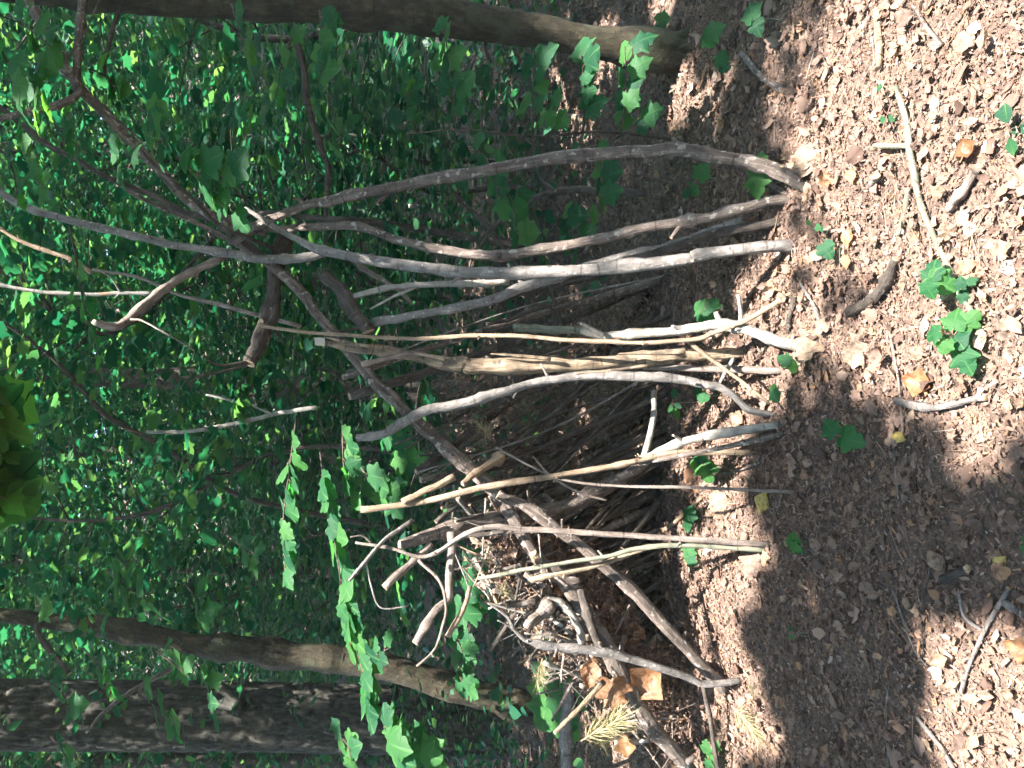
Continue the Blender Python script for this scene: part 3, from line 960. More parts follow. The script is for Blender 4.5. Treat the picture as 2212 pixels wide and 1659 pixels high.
stick('leaning_stick', 'thin dark twig crossing the foot of the pinkish stick', [(1585, 775), (1570, 800), (1555, 826)], 9, 6, 2.62, 2.6, 'grey', group=LEAN)
stick('forked_stick', 'pale forked stick with a bent arm at the den mouth', [(1680, 915), (1575, 934), (1475, 953), (1424, 976), (1390, 1000)], 18, 18, 'g', 2.9, 'silver', group=LEAN,
      branches=[('fork_arm', [(1388, 998), (1400, 955), (1411, 903), (1414, 845)], 17, 12, 2.9, 3.05)])
stick('leaning_stick', 'long tan stick leaning across the ridge pole above the den mouth',
      [(1620, 977), (1475, 978), (1387, 993), (1304, 1010), (1204, 1027), (1104, 1043), (1004, 1063), (904, 1086), (780, 1100)], 13, 14, 'g', 3.0, 'tan', group=LEAN, knots=9)
stick('leaning_stick', 'thin brown stick close below the pale forked stick', [(1690, 936), (1575, 963), (1470, 984), (1380, 1000)], 12, 9, 'g', 2.85, 'brown', group=LEAN)
stick('leaning_stick', 'short tan stick with broken ends lying over the long tan stick', [(981, 1030), (920, 1060), (868, 1084)], 15, 13, 2.98, 2.95, 'tan', group=LEAN, knots=2)
stick('thin_twig', 'long thin straight twig rising to the den mouth', [(1710, 1063), (1475, 1053), (1337, 1050), (1237, 1040), (1171, 1020), (1071, 966)], 7, 5, 'g', 3.0, 'pink', 'twig', LEAN)
stick('thin_twig', 'thin crooked twig zigzagging in the den mouth', [(1310, 1080), (1255, 1065), (1190, 1028), (1150, 985)], 6, 4, 2.9, 2.98, 'pink', 'twig', LEAN)
stick('bent_log', 'bent grey-brown log with rough upper end on the low end of the ridge', [(1390, 1000), (1304, 1053), (1204, 1100), (1130, 1117), (1054, 1124), (971, 1143), (864, 1178)], 24, 30, 3.35, 2.95, 'brown', 'log', 'poles of the den',
      widths=[26, 30, 32, 28, 28, 30, 22], rough=0.1)
stick('second_pole', 'brown pole lying side by side with the ridge pole at its low end', [(1565, 1490), (1474, 1393), (1357, 1266), (1271, 1193), (1215, 1150), (1145, 1098), (1076, 1068)], 27, 20, 2.85, 3.02, 'brown', 'pole', 'poles of the den', sides=12)
stick('leaning_stick', 'grey stick with a hooked thin top at the low end of the den',
      [(1662, 1176), (1475, 1164), (1370, 1156), (1237, 1149), (1137, 1144), (1054, 1138), (1004, 1153), (944, 1193), (904, 1203), (837, 1183), (768, 1172)], 12, 6, 'g', 2.95, 'pink', group=LEAN,
      widths=[13, 13, 12, 12, 12, 12, 11, 9, 8, 7, 6], branches=[('twig', [(805, 1178), (785, 1158), (757, 1160)], 5, 3, 2.95, 2.93)])
stick('leaning_stick', 'pale green-grey thin stick just below the hooked stick', [(1660, 1189), (1474, 1178), (1370, 1186), (1304, 1203), (1170, 1223), (1120, 1233), (1032, 1250)], 11, 8, 'g', 2.9, 'moss', group=LEAN)
stick('leaning_stick', 'pale thin stick branching off towards the pine sprig', [(1400, 1182), (1364, 1196), (1297, 1219), (1220, 1236), (1145, 1254)], 10, 12, 2.78, 2.88, 'tan', group=LEAN)
stick('elbow_branch', 'thick pinkish branch with an elbow sticking out over the brush heap', [(975, 1150), (974, 1206), (970, 1280), (962, 1300), (937, 1326), (897, 1390)], 19, 15, 2.95, 2.8, 'pink', 'branch', 'branches on the brush heap', knots=4)
stick('thin_twig', 'thin curved twig passing the elbow branch', [(904, 1209), (950, 1256), (964, 1313), (954, 1359), (937, 1406), (900, 1439)], 7, 5, 2.85, 2.75, 'pink', 'twig', 'branches on the brush heap', branches=[('twig', [(940, 1400), (932, 1412), (938, 1420)], 4, 3, 2.76, 2.75)])
stick('short_stick', 'short stubby stick hanging beside the elbow branch', [(1015, 1266), (1005, 1306), (967, 1375)], 9, 12, 2.85, 2.8, 'tan', 'stick', 'branches on the brush heap')
stick('thin_twig', 'thin grey twig with a long dangling side shoot', [(892, 1124), (830, 1166), (790, 1213), (754, 1254)], 10, 6, 2.95, 2.85, 'grey', 'twig', 'branches on the brush heap',
      branches=[('side_shoot', [(790, 1214), (804, 1273), (824, 1313), (882, 1309)], 5, 3, 2.88, 2.85)])
stick('short_stick', 'short stick with a pale cut end below the bent log', [(932, 1174), (887, 1216), (831, 1270)], 15, 15, 2.98, 2.88, 'pink', 'stick', 'branches on the brush heap')
stick('dark_stick', 'dark reddish stick crossing the ridge pole at the brush heap', [(1252, 1268), (1270, 1339), (1298, 1402)], 16, 20, 2.95, 2.88, 'dark', 'stick', 'branches on the brush heap')
stick('twisted_branch', 'twisted glossy grey branch crossing both poles near the ground', [(1603, 1469), (1525, 1477), (1474, 1458), (1370, 1424), (1304, 1407), (1204, 1397), (1144, 1386), (1112, 1364), (1097, 1334), (1054, 1303)], 16, 5, 2.75, 2.8, 'grey', 'branch', 'branches on the brush heap',
      widths=[13, 16, 18, 19, 19, 17, 12, 8, 7, 4], knots=9, branches=[('twig', [(1110, 1360), (1095, 1350), (1075, 1340)], 5, 3, 2.8, 2.8)])
stick('orange_stick', 'short curved orange-brown stick under the twisted branch', [(1306, 1472), (1254, 1526), (1197, 1583)], 11, 8, 2.9, 2.8, 'rotten', 'stick', 'branches on the brush heap')
stick('dark_stick', 'thin dark stick lying at the bottom edge below the twisted branch', [(1518, 1480), (1535, 1556), (1553, 1680)], 10, 11, 2.85, 2.8, 'dark', 'stick', 'branches on the brush heap')
stick('grey_pole', 'grey pole end behind the brush heap at the bottom edge', [(1228, 1478), (1224, 1560), (1224, 1690)], 22, 24, 3.3, 3.3, 'grey', 'pole', 'branches on the brush heap')
stick('bark_strip', 'pale curved strip of bark arching over the brush heap', [(1182, 1294), (1212, 1303), (1235, 1325), (1252, 1365), (1255, 1400)], 15, 13, 2.95, 2.92, 'silver', 'bark', 'branches on the brush heap', cut='silver')
stick('bark_slab', 'flat purplish slab of wood beside the curved bark strip', [(1190, 1303), (1165, 1325), (1135, 1352)], 24, 26, 2.95, 2.92, 'pink', 'wood', 'branches on the brush heap', rough=0.16)
stick('hanging_stick', 'brown stick poking sideways through the den above the long tan stick', [(1083, 985), (1030, 1020), (1000, 1045)], 20, 13, 3.15, 3.02, 'tan', 'stick', 'branches on the brush heap')

# pale and dark sticks standing further back, between the den and the leaves
BACK = 'dead sticks standing behind the den'
stick('dead_stick', 'pale straight dead stick lying along the left of the stick crossing', [(330, 634), (260, 633), (200, 636), (87, 630), (0, 616), (-40, 610)], 9, 7, 4.2, 4.2, 'silver', group=BACK,
      branches=[('twig', [(262, 633), (240, 600), (215, 585)], 5, 3, 4.2, 4.1)])
stick('dead_stick', 'thin straight stick from the dark limb to the hooked limb', [(650, 705), (483, 660), (387, 636), (300, 600), (200, 582)], 9, 6, 3.6, 3.8, 'pink', group=BACK)
stick('dead_stick', 'pale curved stick in the far left behind the curving grey stick', [(200, 590), (153, 560), (110, 545), (43, 520), (0, 493), (-30, 480)], 9, 7, 4.0, 4.0, 'tan', group=BACK)
stick('dead_stick', 'white dappled thin branch standing alone in the green leaves', [(686, 881), (600, 893), (517, 913), (400, 933), (317, 933)], 10, 7, 4.8, 4.9, 'silver', group=BACK,
      branches=[('twig', [(590, 896), (565, 885), (545, 876)], 6, 3, 4.8, 4.8)])
stick('dead_stick', 'thin white twig just above the white dappled branch', [(510, 868), (470, 858), (445, 853)], 5, 4, 4.8, 4.8, 'silver', group=BACK)
stick('dead_branch', 'dark forked branch on the ground between the arched and wavy sticks', [(1440, 427), (1304, 413), (1220, 410), (1170, 420), (1070, 483), (1035, 535)], 15, 9, 3.9, 4.3, 'dark', 'branch', BACK,
      branches=[('twig', [(1200, 412), (1165, 385), (1150, 340)], 8, 5, 4.0, 4.2)])
stick('dead_branch', 'dark slanting sapling stem behind the wavy reddish stick', [(1160, 640), (1060, 500), (985, 420), (960, 390)], 12, 8, 4.4, 4.6, 'dark', 'branch', BACK)
stick('dead_stick', 'pale lit stick lying on the far ground below the smooth trunk', [(1260, 258), (1170, 240)], 14, 12, 'g', 'g', 'tan', group=BACK)
stick('dead_stick', 'brown curved twig hanging right of the cut log', [(760, 560), (800, 590), (850, 620), (890, 655)], 12, 9, 3.5, 3.4, 'brown', group=BACK)
stick('dead_stick', 'dark forked twig standing inside the den behind the pale wand', [(1225, 745), (1190, 660), (1100, 690), (1050, 700)], 12, 9, 3.5, 3.4, 'dark', group=BACK,
      branches=[('twig', [(1195, 665), (1195, 640), (1186, 620)], 9, 5, 3.45, 3.45)])
stick('dead_log', 'mossy grey log piece lying inside the den', [(1110, 708), (1180, 712), (1270, 718)], 18, 14, 3.3, 3.1, 'moss', 'log', BACK)

def heap_place(X, Y):
    if X < 1080:
        return 'near the elbow branch'
    if Y < 1230:
        return 'under the hooked grey stick'
    if Y < 1400:
        return 'beside the curved bark strip'
    if X < 1330:
        return 'next to the dry pine sprig'
    return 'below the twisted branch'


def wall_place(Y):
    for lim, txt in ((640, 'behind the smooth grey stick'), (760, 'behind the pale wand'), (900, 'behind the bow-shaped stick'), (1020, 'behind the long tan stick'), (1180, 'in the den mouth'), (1330, 'behind the pale green-grey stick')):
        if Y < lim:
            return txt
    return 'behind the low end of the ridge pole'


# back wall of the den: sticks leaning from behind, each its own, darkened to paint in the shade inside
for k in range(104):
    Yb = 560 + 1060 * ((k + random.uniform(0, 0.8)) / 103) ** 0.85
    Xb = random.uniform(1385, 1455)
    sl = random.choice([random.uniform(0.4, 0.7), random.uniform(0.15, 1.1), random.uniform(0.2, 0.6), random.uniform(0.7, 1.4)])
    Xt = (Yb + sl * Xb - 520 + 617) / (1.186 + sl)
    Xt = max(Xt, 760)
    Yt = Yb - sl * (Xt - Xb)
    Xt -= random.uniform(0, 60) * 0.8; Yt += random.uniform(0, 40)
    mid = ((Xb + Xt) / 2 + random.uniform(-30, 30), (Yb + Yt) / 2 + random.uniform(-36, 36))
    w = random.choice([4, 5, 6, 8, 10, 13, 16, 20])
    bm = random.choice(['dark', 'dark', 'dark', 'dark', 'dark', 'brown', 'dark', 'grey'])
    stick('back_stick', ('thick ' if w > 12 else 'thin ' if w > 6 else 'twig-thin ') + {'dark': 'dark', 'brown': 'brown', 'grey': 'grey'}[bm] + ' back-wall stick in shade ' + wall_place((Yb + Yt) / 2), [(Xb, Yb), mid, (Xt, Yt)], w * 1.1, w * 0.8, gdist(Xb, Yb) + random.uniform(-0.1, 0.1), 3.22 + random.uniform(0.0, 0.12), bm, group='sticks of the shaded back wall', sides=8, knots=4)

# brush heap on the low end of the ridge
for k in range(292):
    t = random.random()
    X = 1010 + 430 * t + random.uniform(-50, 60)
    Y = 1110 + 460 * t + random.uniform(-60, 120)
    if 1390 < X and Y < 1360:
        continue
    d = random.uniform(3.02, 3.35)
    a = random.choice([random.uniform(-0.5, 0.5), random.uniform(0.6, 1.2), random.uniform(1.2, 2.2), random.uniform(-1, 3)])
    L = random.uniform(30, 95) if w > 5 else random.uniform(25, 75)
    w = random.choice([2, 3, 3, 4, 4, 5, 6, 8, 11])
    dx, dy = math.cos(a) * L, math.sin(a) * L
    mt = random.choice(['pink', 'tan', 'brown', 'brown', 'dark', 'dark', 'grey', 'silver'])
    tone = {'pink': 'pinkish', 'tan': 'tan', 'brown': 'red-brown', 'dark': 'dark', 'grey': 'grey', 'silver': 'silvery'}[mt]
    stick('brush_stick', 'short ' + ('twig-thin ' if w < 6 else 'thick ' if w > 10 else '') + tone + ' stick in the brush heap ' + heap_place(X, Y), [(X - dx, Y - dy), (X + random.uniform(-4, 4), Y + random.uniform(-4, 4)), (X + dx, Y + dy)], w, w * 0.75, d, d + random.uniform(-0.1, 0.1),
          mt, group='short sticks of the brush heap', sides=7, knots=2)

for k in range(18):
    t = random.random()
    X = 1030 + 330 * t + random.uniform(-50, 50); Y = 1120 + 330 * t + random.uniform(-40, 120)
    a = random.uniform(0, 6.28); L = random.uniform(22, 45); w = random.uniform(10, 17)
    d = random.uniform(2.98, 3.12)
    mt = random.choice(['pink', 'tan', 'silver', 'brown', 'rotten'])
    tone = {'pink': 'pinkish', 'tan': 'tan', 'brown': 'red-brown', 'rotten': 'orange-brown', 'silver': 'silvery'}[mt]
    stick('cut_chunk', 'chunky ' + tone + ' cut piece in the brush heap ' + heap_place(X, Y), [(X - math.cos(a) * L, Y - math.sin(a) * L), (X + 1, Y - 1), (X + math.cos(a) * L, Y + math.sin(a) * L)], w, w * 0.9, d, d - 0.03, mt, 'wood', 'cut pieces in the brush heap', sides=9, knots=1)

# ------------------------------------------------------------------ sticks lying on the ground
GS = 'sticks lying on the leaf litter'


def gstick(label, pts, w0, w1, mat, branches=(), name='fallen_stick', cat='stick', lift=0.6, **kw):
    P = []
    for (X, Y) in pts:
        g = ground_at(X, Y)
        P.append(g)
    n = len(P)
    rad, p3 = [], []
    for i, ((X, Y), g) in enumerate(zip(pts, P)):
        t = at(X, Y, g.y)[1]
        r = 0.5 * (w0 + (w1 - w0) * i / (n - 1)) * t
        rad.append(r)
        p3.append(Vector((g.x, g.y, float(hgt(g.x, g.y)) + 0.012 + r * lift)))
    o = tube(name, p3, rad, mat, None, kw.get('sides', 10), 6, 0.08, kw.get('knots', 6), 0.3, False, kw.get('cut', 'cut'))
    tag(o, label, cat, GS)
    for (bn, bp, b0, b1, rise) in branches:
        q, rr = [], []
        for i, (X, Y) in enumerate(bp):
            g = ground_at(X, Y)
            t = at(X, Y, g.y)[1]
            rr.append(0.5 * (b0 + (b1 - b0) * i / (len(bp) - 1)) * t)
            q.append(Vector((g.x, g.y, float(hgt(g.x, g.y)) + 0.02 + rise * i / (len(bp) - 1))))
        tube(bn, q, rr, mat, o, 7, 4, 0.08, 1, 0.2)
    return o


gstick('long green-grey stick with a side stub lying in the sunlit leaves', [(1971, 190), (1985, 250), (1995, 317), (2005, 383), (2015, 450), (2041, 517), (2091, 620), (2125, 680), (2155, 730)], 13, 12, 'moss', [('side_stub', [(1993, 317), (1965, 317), (1932, 318)], 13, 10, 0.02)], knots=8)
gstick('short straight greenish stick beside the long green-grey stick', [(1988, 408), (1972, 460), (1955, 510)], 10, 9, 'moss')
gstick('short thick brown stick in the brightest sun patch', [(2147, 360), (2110, 408), (2073, 455)], 17, 17, 'pink')
gstick('dark rotten stick end lying near the big green seedling', [(1957, 560), (1918, 626), (1888, 652), (1840, 675)], 16, 25, 'dark')
gstick('thin grey stick lying pointing at the den foot', [(1738, 612), (1755, 655), (1772, 702)], 7, 9, 'grey')
gstick('crooked grey stick half in shade below the orange leaf', [(1956, 866), (2041, 881), (2108, 866), (2160, 860)], 15, 13, 'grey')
gstick('long thin pale twig lying straight across the litter', [(1931, 700), (1955, 820), (1965, 920), (1961, 1085)], 5, 5, 'pink', name='fallen_twig', cat='twig')
gstick('shorter thin twig beside the long pale twig', [(1951, 886), (1952, 980), (1951, 1076)], 4, 5, 'pink', name='fallen_twig', cat='twig')
gstick('forked thin grey branch on the shaded litter', [(2183, 1270), (2125, 1349), (2098, 1439), (2066, 1515)], 10, 8, 'grey', [('fork_arm', [(2117, 1362), (2083, 1333), (2078, 1284)], 8, 6, 0.01)])
gstick('short dark stick with a pale end on the shaded litter', [(2098, 1227), (2034, 1255)], 18, 16, 'dark')
gstick('grey stick cut off by the right edge of the picture', [(2166, 1297), (2200, 1325), (2250, 1350)], 14, 15, 'grey')
gstick('straight grey stick in the lower right corner', [(1971, 1549), (2021, 1606), (2075, 1680)], 8, 10, 'grey')
gstick('thin red twig next to the corner stick', [(2041, 1535), (2062, 1600), (2090, 1690)], 5, 5, 'redtwig', name='fallen_twig', cat='twig')
gstick('thin straight twig lying towards the bottom edge', [(1911, 1480), (1915, 1570), (1919, 1690)], 4, 5, 'brown', name='fallen_twig', cat='twig')
gstick('pale twig in the sun at the upper right corner', [(1995, 15), (2030, 62), (2058, 100)], 9, 8, 'pink')
gstick('rotten pale wood lump at the top edge', [(1911, 20), (1916, 80), (1922, 150)], 16, 12, 'rotten', rough=0.2)
gstick('long thin dark twig curving over the litter below the smooth trunk', [(1661, 20), (1650, 150), (1625, 235), (1609, 277), (1632, 330)], 5, 4, 'dark', name='fallen_twig', cat='twig')
gstick('brown stick with a yellow end near the smooth trunk', [(1603, 117), (1658, 172), (1706, 198)], 13, 12, 'brown')
gstick('small grey chip of wood beside the orange leaves', [(1925, 375), (1900, 405)], 12, 10, 'grey')
gstick('dark thin stick beside the sawn stick foot', [(1725, 640), (1712, 690), (1705, 720)], 9, 8, 'dark')
gstick('thin brown stick lying among leaves in front of the bow', [(1640, 1000), (1590, 1018), (1560, 1025)], 7, 6, 'brown')
gstick('short tan twig on the lit leaves below the den mouth', [(1530, 1075), (1480, 1125), (1440, 1155)], 7, 9, 'tan')
gstick('thin dark twig lying on shaded litter near the forked branch', [(2010, 1220), (1990, 1330), (1985, 1420)], 5, 4, 'dark', name='fallen_twig', cat='twig')
gstick('thin grey twig on the shaded litter under the low end', [(1930, 1270), (1960, 1390), (1990, 1440)], 5, 4, 'grey', name='fallen_twig', cat='twig')

# ------------------------------------------------------------------ notable dead leaves, things of their own
def big_leaf(label, X, Y, px, mt, k=0, nrm=(0, -0.3, 1), head=None, d=None, lift=0.02, name='dead_leaf'):
    if d is None:
        p = ground_at(X, Y); p.z = float(hgt(p.x, p.y)) + lift
        t = at(X, Y, p.y)[1]
    else:
        p, t = at(X, Y, d)
    h = Vector(head) if head else Vector((random.gauss(0, 1), random.gauss(0, 1), 0))
    q = rot_from(nrm, h)
    s = px * t
    o = link(name, DEADMESH[mt][k], None, p - (q @ Vector((0.5, 0, 0))) * s, q, (s, s * 1.25, s))
    return tag(o, label, 'leaf', 'large dead leaves')


big_leaf('big curled orange-brown leaf on the litter beside the green seedling', 2008, 828, 66, 'dead_orange', 1, (0.1, -0.5, 1), (0.3, 1, 0))
big_leaf('orange leaf standing on edge near the arched stick foot', 1805, 392, 40, 'dead_orange', 0, (0.2, -0.7, 0.7), (1, 0.2, 0.2))
big_leaf('second orange leaf just beside the standing orange leaf', 1868, 380, 38, 'dead_orange', 2, (0, -0.5, 0.8), (1, 0.1, 0))
big_leaf('long orange leaf below the smooth grey stick foot', 1855, 512, 46, 'dead_orange', 2, (0, -0.3, 1), (1, 0, 0))
big_leaf('pale brown lobed leaf lying flat under the silvery stick', 1745, 755, 62, 'dead_brown', 3, (0, -0.3, 1), (-1, 0.2, 0))
big_leaf('brown pointed leaf in the middle of the litter', 1860, 765, 64, 'dead_brown', 3, (0, -0.3, 1), (-0.5, 1, 0))
big_leaf('large orange leaf curled against the poles of the brush heap', 1395, 1475, 92, 'dead_orange', 1, (0.1, -1, 0.5), (-0.5, 0.1, 0.6), d=2.95)
big_leaf('dark orange leaf hanging under the twisted branch', 1275, 1450, 66, 'dead_orange', 0, (0, -1, 0.4), (-1, 0, 0.1), d=3.0)
big_leaf('orange leaf by the cut stub at the bottom edge', 1352, 1603, 52, 'dead_orange', 1, (0, -0.9, 0.6), (1, 0, 0.2), d=2.98)
big_leaf('orange leaf wedged between the two poles', 1325, 1500, 56, 'dead_orange', 3, (0.2, -1, 0.3), (-1, 0, -0.2), d=2.92)
big_leaf('pinkish flat leaf lying below the thin straight twig', 1575, 1085, 52, 'dead_brown', 3, (0.1, -0.5, 1), (0.4, 1, 0))
big_leaf('pale pink lobed leaf in the sun strip under the low end', 1645, 1222, 52, 'dead', 3, (0.1, -0.4, 1), (-1, 0.2, 0))
big_leaf('yellow curled leaf beside the thin straight twig foot', 1655, 1085, 60, 'dead_yellow', 2, (0, -0.4, 1), (1, -0.4, 0))
big_leaf('tan leaf with a curled edge on the shaded litter', 2030, 1210, 52, 'dead_brown', 0, (0, -0.4, 1), (1, 0.6, 0))
big_leaf('small yellow oval leaf across the twin twigs', 1967, 943, 34, 'dead_yellow', 0, (0, -0.4, 1), (0.3, 1, 0))
big_leaf('long yellow leaf by the right edge of the picture', 2170, 1215, 44, 'dead_yellow', 2, (0, -0.4, 1), (1, -0.8, 0))
big_leaf('brown oval leaf curled in the shaded litter', 1815, 1240, 46, 'dead_brown', 0, (0, -0.4, 1), (0.2, 1, 0))
big_leaf('orange-brown leaf cut by the right edge', 2200, 1400, 64, 'dead_orange', 1, (0, -0.4, 1), (0.2, 1, 0))
big_leaf('brown leaf pair above the long green-grey stick', 1760, 345, 60, 'dead_brown', 3, (0.1, -0.4, 1), (1, 0.4, 0))
big_leaf('orange leaf in the sun above the short thick stick', 2120, 325, 50, 'dead_orange', 1, (0.1, -0.4, 1), (1, 0.4, 0))
big_leaf('brown leaf caught between the silvery stick and the bow', 1600, 905, 40, 'dead_brown', 1, (0.1, -0.6, 1), (0.4, 1, 0))
for k in range(46):
    t = random.random()
    X = 1060 + 420 * t + random.uniform(-30, 60); Y = 1150 + 420 * t + random.uniform(-60, 130)
    lm = random.choice(['dead', 'dead_orange', 'dead_brown', 'dead'])
    lp = random.uniform(20, 44)
    o = big_leaf({'dead': 'dry', 'dead_orange': 'dry orange', 'dead_brown': 'dry brown'}[lm] + (' small' if lp < 30 else ' large') + ' leaf caught in the brush heap ' + heap_place(X, Y), X, Y, lp, lm, random.randrange(4), (random.gauss(0, 0.6), -1, random.gauss(0.4, 0.6)), None, random.uniform(3.05, 3.3), name='caught_leaf')
    o['group'] = 'dry leaves caught in the brush heap'

# crumpled leaves and crumbs packed into the heap and behind the back wall
def debris():
    rg = np.random.default_rng(99)
    n = 13000
    t = rg.random(n)
    X = 1090 + 400 * t + rg.normal(size=n) * 32
    Y = 1170 + 400 * t + rg.normal(size=n) * 50
    P = np.array([at(a, b, c)[0] for a, b, c in zip(X, Y, rg.uniform(3.08, 3.40, n))])
    keep = (P[:, 2] > 0.02) & ~((X > 1380) & (Y < 1390))
    P = P[keep]
    Q = []
    for _ in range(11000):  # scraps added behind the back sticks to keep light out of the den
        Yb = rg.uniform(600, 1620); f = rg.uniform(0.0, 0.85)
        Xt = (Yb + 0.5 * 1420 + 97) / 1.686; Yt = Yb - 0.5 * (Xt - 1420)
        a, _t = at(1420, Yb, gdist(1420, Yb)); b, _t = at(Xt, Yt, 3.26)
        c = a.lerp(b, f) + Vector((rg.normal() * 0.03, rg.uniform(0.03, 0.16), rg.normal() * 0.03))
        Q.append(c)
    P = np.vstack([P, np.array(Q)]); n = len(P)
    V0, F0, _ = oval_leaf(0.3, 0.8, 3, 0.5, 2, 0.06)
    F0 = F0[[0, 3, 4, 7, 8, 11, 12, 15]] if len(F0) == 16 else F0
    R = frames(rg.normal(size=(n, 3)), rg.normal(size=(n, 3)))
    V, F = batch(V0, F0, P, R, rg.uniform(0.015, 0.065, n) * rg.uniform(0.5, 1, n))
    return mesh_np('packed_leaves', V, F, M['litter'])


o = link('packed_leaves', debris())
tag(o, 'crumpled dry leaves packed into the brush heap and, to darken the den, behind its back wall', 'leaves', None, 'stuff')

# white scrap on the barkless log
p, t = at(690, 738, 3.06)
me = bpy.data.meshes.new('white_scrap')
w, h, e = 9 * t, 11 * t, 0.004
vv = [(-w, -e, -h), (w * 0.9, -e, -h * 1.05), (w, -e, h), (-w * 0.95, -e * 2, h * 0.8), (-w, e, -h), (w * 0.9, e, -h * 1.05), (w, e, h), (-w * 0.95, 0, h * 0.8)]
me.from_pydata(vv, [], [(0, 1, 2, 3), (7, 6, 5, 4), (0, 4, 5, 1), (1, 5, 6, 2), (2, 6, 7, 3), (3, 7, 4, 0)])
me.materials.append(M['white'])
o = link('pale_scrap', me, None, p)
tag(o, 'small whitish square chip stuck at the top of the barkless log', 'chip')

# ------------------------------------------------------------------ dead pine sprigs
def sprig(label, X, Y, d, px, direction, n=90):
    p, t = at(X, Y, d)
    root = thing('pine_sprig', label, 'sprig', p, 'dry pine sprigs on the brush heap')
    dr = Vector(direction).normalized()
    L = px * t
    tube('twig', [p - dr * L * 0.6, p, p + dr * L * 0.4], [0.003, 0.003, 0.0015], 'tan', root, 6, 4, 0.05, 1, 0.1)
    rg = np.random.default_rng(int(X + Y))
    tV = np.array([(0, -0.012, 0), (0, 0.012, 0), (0.55, 0.010, -0.06), (0.55, -0.010, -0.06), (1, 0, -0.26)])
    tF = np.array([(0, 1, 2), (0, 2, 3), (3, 2, 4)])
    s = rg.uniform(-0.5, 0.4, n)
    pos = np.outer(s * L, np.array(dr))
    side = rg.normal(size=(n, 3)); side /= np.linalg.norm(side, axis=1)[:, None]
    hd = np.array(dr) * rg.uniform(0.6, 1.5, n)[:, None] + side * 0.65 + np.array([0, 0, -0.45])
    R = frames(rg.normal(size=(n, 3)), hd)
    V, F = batch(tV, tF, pos, R, L * rg.uniform(0.45, 0.75, n))
    nd_ = link('needles', mesh_np('needles', V, F, M['needles']), root)


sprig('large dry pine sprig with straw-coloured needles at the bottom edge', 1300, 1575, 2.8, 100, (0.55, -0.45, -0.6), 330)
sprig('small pale pine tuft at the upper end of the twisted branch', 1165, 1450, 2.8, 52, (-0.5, -0.5, 0.3), 130)
sprig('pine sprig lying on the ground below the twisted branch', 1610, 1560, 2.65, 72, (-0.4, -0.3, -0.3), 200)
sprig('thin pine sprig at the foot of the twisted branch', 1625, 1495, 2.6, 44, (0.5, -0.3, 0.2), 60)
sprig('grey-green pine sprig hanging inside the den above the tan stick', 1045, 930, 3.2, 50, (0.6, -0.4, 0.5), 80)
sprig('small pine tuft above the curved bark strip', 1090, 1280, 2.9, 34, (0.4, -0.4, 0.6), 60)

# ------------------------------------------------------------------ green leaves near the den
def leaf_part(root, base, nrm, head, size, me=None):
    q = rot_from(nrm, head)
    s = size
    return link('leaf', me or random.choice(MAPLE), root, Vector(base) - wloc(root), q, (s, s * random.uniform(0.9, 1.1), s))


def seedling(label, leaves, base, oval=False, tilt=0.55, group='green seedlings on the ground', cat='seedling'):
    g = ground_at(*base)
    g.z = float(hgt(g.x, g.y))
    root = thing('maple_seedling' if not oval else 'woodland_seedling', label, cat, g, group)
    cx = sum(l[0] for l in leaves) / len(leaves); cy = sum(l[1] for l in leaves) / len(leaves)
    hub, t = at(cx, cy, g.y - 0.01)
    tube('stem', [g, (g + hub) / 2 + Vector((0.004, -0.004, 0)), hub], [0.0022, 0.0018, 0.0014], 'moss', root, 6, 4, 0.03, 0, 0.0)
    for (X, Y, px) in leaves:
        c, t = at(X, Y, g.y - random.uniform(0.0, 0.05))
        s = px * t
        hd = c - hub
        if hd.length < 0.3 * s:
            hd = Vector((random.gauss(0, 1), -1.0, random.gauss(0, 0.3)))
        hd.normalize()
        nrm = Vector((random.gauss(0, 0.2), -tilt + random.gauss(0, 0.15), 1))
        b = c - hd * 0.42 * s
        leaf_part(root, b, nrm, hd, s * random.uniform(0.78, 1.0), random.choice(OVAL_GREEN) if oval else None)
        if (b - hub).length > 0.008:
            tube('leaf_stalk', [hub, (hub + b) / 2 + Vector((0, 0, 0.004)), b], [0.0011, 0.001, 0.0009], 'redtwig', root, 5, 3, 0.02, 0, 0.0)
    return root


seedling('maple seedling with two pointed leaves growing at the arched stick foot', [(1628, 358, 60), (1640, 395, 58)], (1700, 385))
seedling('two-leaved maple seedling at the top edge of the picture', [(1618, 22, 52), (1640, 62, 46)], (1690, 45))
seedling('pale seedling in shade under the smooth trunk', [(1520, 70, 44), (1535, 90, 40)], (1580, 80))
seedling('seedling near the brown stick with the yellow end', [(1548, 135, 40), (1568, 152, 34)], (1600, 145))
seedling('four-leaved small seedling beside the arched stick', [(1484, 400, 30), (1497, 412, 30), (1478, 414, 26), (1520, 372, 44)], (1555, 392))
seedling('toothed single-leaf seedling below the smooth grey stick foot', [(1782, 540, 44), (1765, 490, 18)], (1815, 540))
seedling('largest maple seedling with three bright leaves in front of the long stick', [(2018, 582, 60), (1990, 615, 50), (2030, 612, 58)], (2075, 600))
seedling('small seedling pressed against the long green-grey stick', [(2070, 625, 34), (2078, 642, 30), (2095, 605, 30)], (2105, 625))
seedling('bushy seedling with five shaded leaves at the end of the long stick', [(2060, 688, 54), (2015, 712, 48), (2095, 690, 46), (2035, 740, 46), (2070, 738, 60), (2085, 785, 66)], (2120, 725))
seedling('seedling with one dark and one pale leaf on open litter', [(1838, 950, 58), (1795, 935, 44)], (1865, 945))
seedling('four-petalled seedling in the shade behind the bow', [(1455, 850, 30), (1440, 872, 30), (1465, 872, 30), (1456, 892, 30)], (1500, 870), oval=True)
seedling('seedling group in front of the sawn stick', [(1505, 665, 44), (1530, 672, 50), (1500, 690, 34), (1545, 655, 30)], (1580, 672))
